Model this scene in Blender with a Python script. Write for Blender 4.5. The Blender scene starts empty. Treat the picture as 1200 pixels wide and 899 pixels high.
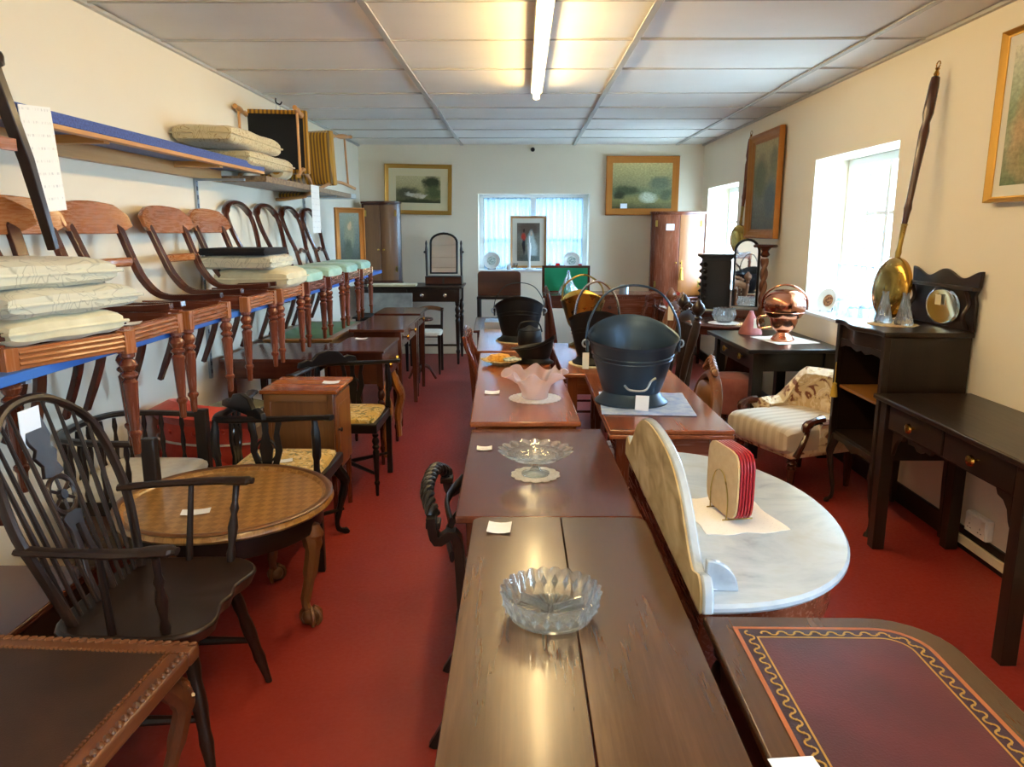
import bpy, math, random
from math import sin, cos, pi, radians as RD, sqrt, atan2
from mathutils import Vector as V, Matrix as M
random.seed(11)
SC = bpy.context.scene
COL = SC.collection
# ---------------------------------------------------------------- camera, world, exposure
cam = bpy.data.objects.new('camera', bpy.data.cameras.new('camera'))
COL.objects.link(cam); SC.camera = cam
cam.location = (0, 0, 1.5)
cam.rotation_euler = (pi/2 - math.atan(179.5/880), 0, 0.01336)
cam.data.sensor_width = 36; cam.data.lens = 26.4; cam.data.clip_start = .02; cam.data.clip_end = 200
SC.view_settings.view_transform = 'Standard'; SC.view_settings.look = 'None'
SC.view_settings.gamma = 1; SC.view_settings.exposure = 0.86
SC.view_settings.use_curve_mapping = False
wd = bpy.data.worlds.new('sky'); SC.world = wd; wd.use_nodes = True
wbg = wd.node_tree.nodes['Background']
wbg.inputs[0].default_value = (.46, .72, 1, 1); wbg.inputs[1].default_value = 28.0
TUBE = 42.0      # strength of the fluorescent tubes
XL, XR, YB, YF, ZC = -1.94, 2.13, 9.2, -3.2, 2.483

def portal(name, loc, rot, sx, sy):
    l = bpy.data.lights.new(name, 'AREA'); l.shape = 'RECTANGLE'; l.size = sx; l.size_y = sy
    l.cycles.is_portal = True
    o = bpy.data.objects.new(name, l); COL.objects.link(o); o.location = loc; o.rotation_euler = rot
portal('window_portal', (XR+.34, 5.07, 1.45), (0, pi/2, 0), 1.1, 1.24)
portal('window_portal', (XR+.34, 8.2, 1.45), (0, pi/2, 0), 1.1, 1.1)
portal('window_portal', (XR+.34, .7, 1.5), (0, pi/2, 0), 1.0, .8)
portal('window_portal', (XR+.34, -1.7, 1.45), (0, pi/2, 0), 1.1, 1.5)
portal('window_portal', (.135, YB+.34, 1.475), (-pi/2, 0, 0), 1.33, .92)

# ---------------------------------------------------------------- mesh builder
def T(x=0, y=0, z=0, rz=0, rx=0, ry=0, s=1):
    m = M.Translation((x, y, z)) @ M.Rotation(rz, 4, 'Z') @ M.Rotation(ry, 4, 'Y') @ M.Rotation(rx, 4, 'X')
    return m @ M.Scale(s, 4) if s != 1 else m

def smooth(pts, n=6, closed=False):
    P = [V(p) for p in pts]; out = []; N = len(P)
    rng = range(N) if closed else range(N-1)
    for i in rng:
        if closed: a, b, c, d = P[i-1], P[i], P[(i+1) % N], P[(i+2) % N]
        else: a, b, c, d = P[max(i-1, 0)], P[i], P[i+1], P[min(i+2, N-1)]
        for k in range(n):
            t = k/n
            out.append(.5*((2*b)+(c-a)*t+(2*a-5*b+4*c-d)*t*t+(3*b-a-3*c+d)*t**3))
    if not closed: out.append(P[-1])
    return out

class MB:
    def __init__(s): s.v = []; s.f = []
    def add(s, vs, fs, m=None):
        o = len(s.v)
        s.v += [tuple(m @ V(p)) if m else tuple(p) for p in vs]
        s.f += [tuple(i+o for i in f) for f in fs]
        return s
    def box(s, x0, x1, y0, y1, z0, z1, m=None):
        return s.add([(x, y, z) for z in (z0, z1) for y in (y0, y1) for x in (x0, x1)],
                     [(0,2,3,1),(4,5,7,6),(0,1,5,4),(2,6,7,3),(0,4,6,2),(1,3,7,5)], m)
    def cbox(s, c, d, m=None):
        return s.box(c[0]-d[0]/2, c[0]+d[0]/2, c[1]-d[1]/2, c[1]+d[1]/2, c[2]-d[2]/2, c[2]+d[2]/2, m)
    def lathe(s, pr, n=16, m=None, fn=None, cap=True):
        vs = []
        for j, (r, z) in enumerate(pr):
            for i in range(n):
                a = 2*pi*i/n
                x, y, zz = r*cos(a), r*sin(a), z
                if fn: x, y, zz = fn(r, z, a, j/(len(pr)-1))
                vs.append((x, y, zz))
        fs = [(j*n+i, j*n+(i+1) % n, (j+1)*n+(i+1) % n, (j+1)*n+i) for j in range(len(pr)-1) for i in range(n)]
        if cap:
            fs.append(tuple(range(n))[::-1]); fs.append(tuple((len(pr)-1)*n+i for i in range(n)))
        return s.add(vs, fs, m)
    def tube(s, pts, r, n=8, m=None, closed=False, up=(0,0,1), cap=True):
        """swept section: r = number | (rx,ry) | list of those; n=4 gives a rectangular section"""
        P = [V(p) for p in pts]; N = len(P); up = V(up)
        R = r if isinstance(r, list) else [r]*N
        if len(R) != N:
            R = [R[min(len(R)-1, int(round(i*(len(R)-1)/(N-1))))] for i in range(N)]
        vs = []; pu = None
        for i in range(N):
            t = (P[(i+1) % N]-P[i-1]) if closed else (P[min(i+1, N-1)]-P[max(i-1, 0)])
            if t.length < 1e-9: t = V((0, 0, 1))
            t.normalize(); u = up.cross(t)
            if u.length < .15:
                u = pu if pu else V((1, 0, 0)).cross(t)
                if u.length < .1: u = V((0, 1, 0)).cross(t)
            u.normalize()
            if pu and u.dot(pu) < 0: u = -u
            pu = u; w = t.cross(u)
            rr = R[i] if isinstance(R[i], tuple) else (R[i], R[i])
            if n == 4: sec = [(-1,-1), (1,-1), (1,1), (-1,1)]
            else: sec = [(cos(2*pi*k/n), sin(2*pi*k/n)) for k in range(n)]
            vs += [P[i]+u*(a*rr[0])+w*(b*rr[1]) for a, b in sec]
        K = N if closed else N-1
        fs = [(i*n+k, i*n+(k+1) % n, ((i+1) % N)*n+(k+1) % n, ((i+1) % N)*n+k) for i in range(K) for k in range(n)]
        if not closed and cap: fs += [tuple(range(n))[::-1], tuple((N-1)*n+k for k in range(n))]
        return s.add(vs, fs, m)
    def prism(s, out, h0, h1, m=None):
        n = len(out)
        vs = [(p[0], p[1], h0) for p in out]+[(p[0], p[1], h1) for p in out]
        return s.add(vs, [tuple(range(n))[::-1], tuple(range(n, 2*n))]+[(i, (i+1) % n, n+(i+1) % n, n+i) for i in range(n)], m)
    def pillow(s, w, d, h, m=None, n=12, p=6, crown=1.0, edge=.12, wob=0):
        vs = []; idx = {}
        for side in (1, -1):
            for j in range(n+1):
                for i in range(n+1):
                    u, v = -cos(pi*i/n), -cos(pi*j/n)
                    g = ((1-abs(u)**p)*(1-abs(v)**p))
                    g = max(g, 0)**.5
                    if (i in (0, n) or j in (0, n)):
                        if side == -1: idx[(side, i, j)] = idx[(1, i, j)]; continue
                    z = side*h/2*(edge+(1-edge)*g*(1-.25*(1-crown)))*(1 if g > 0 else 0)
                    k = 1-.05*(1-g)*(abs(u*v))
                    if wob: z += wob*sin(7*u+3*v)*g
                    idx[(side, i, j)] = len(vs); vs.append((u*w/2*k, v*d/2*k, z))
        fs = []
        for side in (1, -1):
            for j in range(n):
                for i in range(n):
                    q = (idx[side, i, j], idx[side, i+1, j], idx[side, i+1, j+1], idx[side, i, j+1])
                    fs.append(q if side == 1 else q[::-1])
        return s.add(vs, fs, m)
    def rframe(s, w, h, prof, m=None):
        """mitred frame round a w x h sight rectangle in XZ, facing -Y; prof = [(out, fwd)]"""
        vs = []
        for o, f in prof:
            a, b = w/2+o, h/2+o
            vs += [(-a, -f, -b), (a, -f, -b), (a, -f, b), (-a, -f, b)]
        n = len(prof)
        return s.add(vs, [(j*4+i, j*4+(i+1) % 4, ((j+1) % n)*4+(i+1) % 4, ((j+1) % n)*4+i) for j in range(n) for i in range(4)], m)
    def mesh(s, name):
        me = bpy.data.meshes.new(name)
        me.from_pydata(s.v, [], s.f); me.validate()
        import bmesh
        bm = bmesh.new(); bm.from_mesh(me); bmesh.ops.recalc_face_normals(bm, faces=bm.faces); bm.to_mesh(me); bm.free()
        for p in me.polygons: p.use_smooth = True
        me.set_sharp_from_angle(angle=RD(38))
        return me
    def build(s, name, mat, parent=None, bev=0, loc=None, rz=0):
        me = s.mesh(name)
        me.materials.append(getmat(mat, me))
        o = bpy.data.objects.new(name, me); COL.objects.link(o)
        if parent: o.parent = parent
        if loc: o.location = loc
        if rz: o.rotation_euler = (0, 0, rz)
        if bev:
            b = o.modifiers.new('bevel', 'BEVEL'); b.width = bev; b.segments = 2; b.limit_method = 'ANGLE'; b.angle_limit = RD(40)
        return o

def tag(o, label=None, cat=None, group=None, kind=None):
    if label: o['label'] = label
    if cat: o['category'] = cat
    if group: o['group'] = group
    if kind: o['kind'] = kind
    return o
def thing(name, label, cat, loc=(0,0,0), rz=0, group=None):
    o = bpy.data.objects.new(name, None); COL.objects.link(o)
    o.empty_display_size = .1; o.location = loc; o.rotation_euler = (0, 0, rz)
    return tag(o, label, cat, group)
def kids(o): return [c for c in COL.objects if c.parent == o]
def dup(o, loc, rz=None, label=None, group=None):
    def cp(a, par):
        c = a.copy(); COL.objects.link(c)
        if par: c.parent = par
        for k in list(a.children): cp(k, c)
        return c
    r = cp(o, None); r.location = loc
    if rz is not None: r.rotation_euler = (0, 0, rz)
    if label: r['label'] = label
    if group: r['group'] = group
    return r
def single(mb, name, mat, label, cat, loc=(0,0,0), rz=0, group=None, bev=0):
    return tag(mb.build(name, mat, None, bev, loc, rz), label, cat, group)

# ---------------------------------------------------------------- materials
MATS = {}
class N:
    """tiny node helper"""
    def __init__(s, name):
        s.m = bpy.data.materials.new(name); s.m.use_nodes = True
        s.t = s.m.node_tree; s.b = s.t.nodes['Principled BSDF']; s.out = s.t.nodes['Material Output']
    def n(s, typ, props=None, **inp):
        nd = s.t.nodes.new(typ)
        for k, v in (props or {}).items(): setattr(nd, k, v)
        for k, v in inp.items():
            k = k.replace('_', ' ')
            sock = nd.inputs[int(k[1:])] if k[0] == 'i' and k[1:].isdigit() else nd.inputs[k]
            s.set(sock, v)
        return nd
    def set(s, sock, v):
        if isinstance(v, bpy.types.NodeSocket): s.t.links.new(v, sock)
        elif isinstance(v, bpy.types.Node): s.t.links.new(v.outputs[0], sock)
        else: sock.default_value = v
    def P(s, **inp):
        for k, v in inp.items(): s.set(s.b.inputs[k.replace('_', ' ')], v)
    def ramp(s, fac, stops, interp='LINEAR'):
        r = s.t.nodes.new('ShaderNodeValToRGB'); r.color_ramp.interpolation = interp
        e = r.color_ramp.elements
        while len(e) < len(stops): e.new(.5)
        for i, (p, c) in enumerate(stops):
            e[i].position = p; e[i].color = (c[0], c[1], c[2], 1) if not isinstance(c, (int, float)) else (c, c, c, 1)
        s.set(r.inputs[0], fac); return r
    def co(s, which='Object', scale=(1,1,1), rot=(0,0,0)):
        tc = s.t.nodes.new('ShaderNodeTexCoord'); mp = s.t.nodes.new('ShaderNodeMapping')
        s.t.links.new(tc.outputs[which], mp.inputs[0]); mp.inputs['Scale'].default_value = scale; mp.inputs['Rotation'].default_value = rot
        return mp.outputs[0]
    def noise(s, v, sc, det=4, dist=0, rough=.55):
        return s.n('ShaderNodeTexNoise', Vector=v, Scale=sc, Detail=det, Distortion=dist, Roughness=rough)
    def bump(s, h, st=.2, dist=.002):
        b = s.n('ShaderNodeBump', Strength=st, Distance=dist, Height=h); s.P(Normal=b); return b

def srgb(h):
    c = [int(h[i:i+2], 16)/255 for i in (0, 2, 4)]
    return tuple(x/12.92 if x <= .04045 else ((x+.055)/1.055)**2.4 for x in c)
WOODS = {  # dark, mid, light, roughness
    'oak_dark': ('130c09', '251812', '38271c', .33), 'ebonised': ('0b0908', '14100e', '201a16', .30),
    'mahogany': ('46200f', '6e3620', '96543a', .26), 'mahogany_dark': ('2c120c', '482015', '66341f', .24),
    'mahogany_gold': ('743612', '9f541f', 'c47833', .25), 'walnut': ('472c18', '6b4526', '8f6234', .3),
    'burl': ('5c3014', '9a5c26', 'bd8038', .28), 'rail': ('6e3517', '9c5a2c', 'bd7a42', .27),
    'table_brown': ('352316', '4e3421', '6b4b2f', .24), 'table_red': ('3c1e15', '582f20', '734230', .19),
    'table_mid': ('5a2d18', '8a4a28', 'ae6a3e', .2), 'satin_gold': ('5e2e0c', '8a4e15', 'a5682a', .38),
    'oak': ('5a3a1a', '835624', 'a5723a', .33), 'pine': ('9a5f24', 'c58a45', 'd9a868', .5), 'gilt_wood': ('9a6630', 'c68f52', 'dba870', .4),
    'carved': ('3e2112', '6b3e20', '95633a', .38), 'grey_oak': ('6a6a58', '8a8a74', 'a5a38c', .35)}
def wood(key, ax):
    d, c, l, ro = WOODS[key]
    k = N('%s_wood_%s' % (key, 'xyz'[ax])); sc = [9, 9, 9]; sc[ax] = .45
    co = k.co('Object', tuple(sc))
    rnd = k.n('ShaderNodeObjectInfo').outputs['Random']
    off = k.n('ShaderNodeVectorMath', {'operation': 'ADD'}, i0=co, i1=k.n('ShaderNodeCombineXYZ', X=k.n('ShaderNodeMath', {'operation': 'MULTIPLY'}, i0=rnd, i1=37.0), Y=0.0, Z=0.0))
    n1 = k.noise(off, .9, 3, .5, .45); n2 = k.noise(off, 14, 3, .2)
    mx = k.n('ShaderNodeMath', {'operation': 'ADD'}, i0=k.n('ShaderNodeMath', {'operation': 'MULTIPLY'}, i0=n1.outputs[0], i1=.75), i1=k.n('ShaderNodeMath', {'operation': 'MULTIPLY'}, i0=n2.outputs[0], i1=.25))
    r = k.ramp(mx, [(.22, srgb(d)), (.5, srgb(c)), (.80, srgb(l))])
    k.P(Base_Color=r, Roughness=k.ramp(n2.outputs[0], [(.3, ro-.02), (.7, ro+.03)]), Coat_Weight=.10 if key in ('oak_dark', 'ebonised') else .22, Coat_Roughness=.12, Specular_IOR_Level=.3 if key in ('oak_dark', 'ebonised') else .5)
    k.bump(n2.outputs[0], .05, .001)
    return k.m
def plain(name, col, rough=.5, metal=0, **kw):
    k = N(name); k.P(Base_Color=(*srgb(col), 1), Roughness=rough, Metallic=metal, **kw); return k.m
def getmat(key, me=None):
    if not isinstance(key, str): return key
    if key in WOODS:
        ext = [max(v.co[i] for v in me.vertices)-min(v.co[i] for v in me.vertices) for i in range(3)]
        ax = ext.index(max(ext)); kk = (key, ax)
        if kk not in MATS: MATS[kk] = wood(key, ax)
        return MATS[kk]
    if key not in MATS: MATS[key] = MAKE[key]()
    return MATS[key]
def fabric(name, stops, scale=40, rough=.9, bump=.3):
    k = N(name); n = k.noise(k.co(), scale, 3); k.P(Base_Color=k.ramp(n.outputs[0], [(p, srgb(c)) for p, c in stops]), Roughness=rough, Sheen_Weight=.2)
    w = k.noise(k.co(), 400, 2); k.bump(w.outputs[0], bump, .001); return k.m
def leafy(name, base, line, sc=9, lo=.46, hi=.52):
    k = N(name); n = k.noise(k.co(), sc, 1.5, 1.4, .4)
    B, L = srgb(base), srgb(line)
    r = k.ramp(n.outputs[0], [(0, B), (.395, B), (.41, L), (.425, B), (.485, B), (.50, L), (.515, B), (.575, B), (.59, L), (.605, B)])
    k.P(Base_Color=r, Roughness=.8, Sheen_Weight=.2); k.bump(k.noise(k.co(), 300, 2).outputs[0], .2, .001); return k.m
def floral(name, base, cols, sc=14):
    k = N(name); co = k.co(); n = k.noise(co, sc, 2, 1.5); n2 = k.noise(co, sc*.45, 2, .6)
    r = k.ramp(n.outputs[0], [(0, srgb(cols[0])), (.40, srgb(cols[0])), (.45, srgb(base)), (.53, srgb(base)), (.58, srgb(cols[1])), (1, srgb(cols[2]))])
    r2 = k.ramp(n2.outputs[0], [(.38, 0), (.48, 1)])
    mx = k.n('ShaderNodeMix', {'data_type': 'RGBA'}, i0=r2, i6=(*srgb(base), 1), i7=r.outputs[0])
    k.P(Base_Color=mx.outputs[2], Roughness=.85, Sheen_Weight=.2); k.bump(k.noise(co, 350, 2).outputs[0], .25, .001); return k.m
def stripes(name, a, b, sc, axis='X'):
    k = N(name); w = k.n('ShaderNodeTexWave', {'wave_type': 'BANDS', 'bands_direction': axis}, Vector=k.co(), Scale=sc, Distortion=.0)
    k.P(Base_Color=k.ramp(w.outputs[0], [(.4, srgb(a)), (.6, srgb(b))]), Roughness=.75, Sheen_Weight=.3); return k.m
def metal(name, col, rough=.2, var=.08, m=1.0):
    k = N(name); n = k.noise(k.co(), 14, 3); k.P(Base_Color=(*srgb(col), 1), Metallic=m, Roughness=k.ramp(n.outputs[0], [(.3, rough), (.7, rough+var)])); return k.m
def m_wall():
    k = N('cream_paint'); n = k.noise(k.co(), .8, 4); k.P(Base_Color=k.ramp(n.outputs[0], [(.3, srgb('e6dac2')), (.7, srgb('eae0ca'))]), Roughness=.75)
    k.bump(k.noise(k.co(), 18, 4).outputs[0], .15, .004); return k.m
def m_floor():
    k = N('red_floor_paint'); co = k.co(); n = k.noise(co, 1.6, 5, .4); n2 = k.noise(co, 60, 3)
    k.P(Base_Color=k.ramp(n.outputs[0], [(.3, srgb('80201a')), (.7, srgb('963024'))]), Roughness=k.ramp(n2.outputs[0], [(.3, .38), (.7, .55)])); k.bump(n2.outputs[0], .25, .003); return k.m
def m_tile():
    k = N('ceiling_tile'); co = k.co(); n = k.noise(co, 90, 2); v = k.n('ShaderNodeTexVoronoi', Vector=co, Scale=55.0)
    n2 = k.noise(co, 1.2, 3)
    base = k.ramp(n2.outputs[0], [(.3, srgb('e6e2da')), (.7, srgb('f0ede6'))])
    f = k.ramp(k.n('ShaderNodeMath', {'operation': 'ADD'}, i0=v.outputs[0], i1=n.outputs[0]), [(.44, .84), (.56, 1)])
    mx = k.n('ShaderNodeMix', {'data_type': 'RGBA', 'blend_type': 'MULTIPLY'}, i0=1.0, i6=base.outputs[0], i7=f.outputs[0])
    k.P(Base_Color=mx.outputs[2], Roughness=.9); k.bump(f, .3, .004); return k.m
def m_glass_thin():
    k = N('window_glass'); lw = k.n('ShaderNodeLayerWeight', Blend=.5); f = k.ramp(lw.outputs['Facing'], [(0, .03), (.5, .05), (.8, .25), (1, 1)]); t = k.n('ShaderNodeBsdfTransparent'); g = k.n('ShaderNodeBsdfGlossy', Roughness=.02)
    mx = k.n('ShaderNodeMixShader', i0=f, i1=t, i2=g); k.set(k.out.inputs[0], mx); return k.m
def m_curtain():
    k = N('net_curtain'); co = k.co(); w = k.noise(co, 60, 2); t = k.n('ShaderNodeBsdfTransparent'); d = k.n('ShaderNodeBsdfTranslucent', Color=(.24, .30, .35, 1)); d2 = k.n('ShaderNodeBsdfDiffuse', Color=(.24, .30, .35, 1))
    a = k.n('ShaderNodeMixShader', i0=.45, i1=d, i2=d2)
    mx = k.n('ShaderNodeMixShader', i0=k.ramp(w.outputs[0], [(.35, .80), (.65, .96)]), i1=t, i2=a); k.set(k.out.inputs[0], mx); return k.m
def m_crystal(name='crystal', col=(.95, .98, 1, 1), ro=.03, white=0):
    def f():
        k = N(name); g = k.n('ShaderNodeBsdfGlass', Color=col, Roughness=ro, IOR=1.5); t = k.n('ShaderNodeBsdfTransparent', Color=col)
        mx = k.n('ShaderNodeMixShader', i0=.25, i1=g, i2=t)
        if white: mx = k.n('ShaderNodeMixShader', i0=white, i1=mx, i2=k.n('ShaderNodeBsdfTranslucent', Color=(.9, .95, 1, 1)))
        k.set(k.out.inputs[0], mx); return k.m
    return f
def m_pink():
    k = N('pink_glass'); g = k.n('ShaderNodeBsdfGlass', Color=(1, .93, .93, 1), Roughness=.12, IOR=1.45); t = k.n('ShaderNodeBsdfTranslucent', Color=(.95, .82, .81, 1)); d = k.n('ShaderNodeBsdfDiffuse', Color=(.95, .84, .83, 1))
    a = k.n('ShaderNodeMixShader', i0=.5, i1=t, i2=d); mx = k.n('ShaderNodeMixShader', i0=.38, i1=g, i2=a); k.set(k.out.inputs[0], mx); return k.m
def m_mirror(): return plain('mirror_glass', 'e4eaec', .02, 1.0)
def m_marble():
    k = N('white_marble'); co = k.co(); n = k.noise(co, 3, 6, 2.2); n2 = k.noise(co, 25, 3)
    mul = k.n('ShaderNodeMath', {'operation': 'ADD'}, i0=n.outputs[0], i1=k.n('ShaderNodeMath', {'operation': 'MULTIPLY'}, i0=n2.outputs[0], i1=.15))
    k.P(Base_Color=k.ramp(mul, [(.34, srgb('8793a0')), (.46, srgb('a9b6c3')), (.6, srgb('b9c5cf')), (.75, srgb('b2babf'))]), Roughness=.16); return k.m
def m_marble_back():
    k = N('unpolished_marble'); co = k.co('Object', (1.5, 1.5, 3)); n = k.noise(co, 4, 4, 1.0, .4)
    k.P(Base_Color=k.ramp(n.outputs[0], [(.3, srgb('8f7a55')), (.5, srgb('b9a67e')), (.7, srgb('d0c2a0'))]), Roughness=.7); k.bump(n.outputs[0], .1, .002); return k.m
def m_parquet():
    k = N('parquetry'); a = 28.0; co = k.co('Object', (1, 1, 1), (0, 0, RD(20)))
    ck = k.n('ShaderNodeTexChecker', Vector=co, Scale=a, Color1=(*srgb('94682f'), 1), Color2=(*srgb('ad8046'), 1))
    n = k.noise(k.co('Object', (30, 4, 1)), 4, 4); r = k.ramp(n.outputs[0], [(.3, .75), (.7, 1.1)])
    mx = k.n('ShaderNodeMix', {'data_type': 'RGBA', 'blend_type': 'MULTIPLY'}, i0=1.0, i6=ck.outputs[0], i7=r.outputs[0])
    k.P(Base_Color=mx.outputs[2], Roughness=.28, Coat_Weight=.3); return k.m
def m_leather(name, a, b):
    def f():
        k = N(name); co = k.co(); n = k.noise(co, 5, 5, .5); v = k.n('ShaderNodeTexVoronoi', Vector=co, Scale=260.0)
        k.P(Base_Color=k.ramp(n.outputs[0], [(.3, srgb(a)), (.7, srgb(b))]), Roughness=.42); k.bump(v.outputs[0], .25, .001); return k.m
    return f
def m_lace():
    k = N('white_lace'); co = k.co(); v = k.n('ShaderNodeTexVoronoi', Vector=co, Scale=130.0); t = k.n('ShaderNodeBsdfTransparent')
    k.P(Base_Color=(*srgb('ece7dd'), 1), Roughness=.9)
    f = k.ramp(v.outputs[0], [(.06, 0), (.14, 1)])
    mx = k.n('ShaderNodeMixShader', i0=f, i1=t, i2=k.b.outputs[0]); k.set(k.out.inputs[0], mx); return k.m
def m_print():
    k = N('printed_paper'); co = k.co('Generated')
    sp = k.n('ShaderNodeSeparateXYZ', Vector=co)
    w = k.n('ShaderNodeTexWave', {'bands_direction': 'Z'}, Vector=co, Scale=2.6, Distortion=.0)
    l = k.ramp(w.outputs[0], [(.06, 1), (.13, 0)]); g = k.ramp(k.noise(k.co('Generated', (9, 9, 2)), 3, 3).outputs[0], [(.5, 0), (.62, 1)])
    f = k.n('ShaderNodeMath', {'operation': 'MULTIPLY'}, i0=l, i1=g); f2 = k.n('ShaderNodeMath', {'operation': 'MULTIPLY'}, i0=f, i1=.35)
    mx = k.n('ShaderNodeMix', {'data_type': 'RGBA'}, i0=f2, i6=(*srgb('f2efe6'), 1), i7=(*srgb('6a6a72'), 1))
    k.P(Base_Color=mx.outputs[2], Roughness=.6); return k.m
def paint_mat(name, grad, blobs, amount=.10, sc=5, rough=.5):
    """flat picture: vertical gradient broken by noise plus soft ellipses (cx, cz, rx, rz, colour)"""
    k = N(name); co = k.co('Generated'); n = k.noise(co, sc, 5, .3)
    dis = k.n('ShaderNodeVectorMath', {'operation': 'SCALE'}, i0=k.n('ShaderNodeVectorMath', {'operation': 'SUBTRACT'}, i0=n.outputs[1], i1=(.5, .5, .5)), Scale=amount*2)
    c2 = k.n('ShaderNodeVectorMath', {'operation': 'ADD'}, i0=co, i1=dis)
    sp = k.n('ShaderNodeSeparateXYZ', Vector=c2)
    cur = k.ramp(sp.outputs[2], [(p, srgb(c)) for p, c in grad]).outputs[0]
    for cx, cz, rx, rz, c in blobs:
        dx = k.n('ShaderNodeMath', {'operation': 'DIVIDE'}, i0=k.n('ShaderNodeMath', {'operation': 'SUBTRACT'}, i0=sp.outputs[0], i1=cx), i1=rx)
        dz = k.n('ShaderNodeMath', {'operation': 'DIVIDE'}, i0=k.n('ShaderNodeMath', {'operation': 'SUBTRACT'}, i0=sp.outputs[2], i1=cz), i1=rz)
        d = k.n('ShaderNodeMath', {'operation': 'ADD'}, i0=k.n('ShaderNodeMath', {'operation': 'MULTIPLY'}, i0=dx, i1=dx), i1=k.n('ShaderNodeMath', {'operation': 'MULTIPLY'}, i0=dz, i1=dz))
        f = k.ramp(d, [(.25, 1), (1, 0)])
        cur = k.n('ShaderNodeMix', {'data_type': 'RGBA'}, i0=f, i6=cur, i7=(*srgb(c), 1)).outputs[2]
    fine = k.ramp(k.noise(co, 30, 4).outputs[0], [(.3, .7), (.7, 1.15)])
    cur = k.n('ShaderNodeMix', {'data_type': 'RGBA', 'blend_type': 'MULTIPLY'}, i0=1.0, i6=cur, i7=fine.outputs[0]).outputs[2]
    k.P(Base_Color=cur, Roughness=.6, Coat_Weight=.04, Coat_Roughness=.2, Specular_IOR_Level=.2); return k.m
def m_emit():
    k = N('fluorescent_tube'); e = k.n('ShaderNodeEmission', Color=(1, .72, .34, 1), Strength=TUBE); k.set(k.out.inputs[0], e); return k.m
def m_plaster_line():
    return plain('white_gloss_paint', 'e9ebea', .35)
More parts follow.
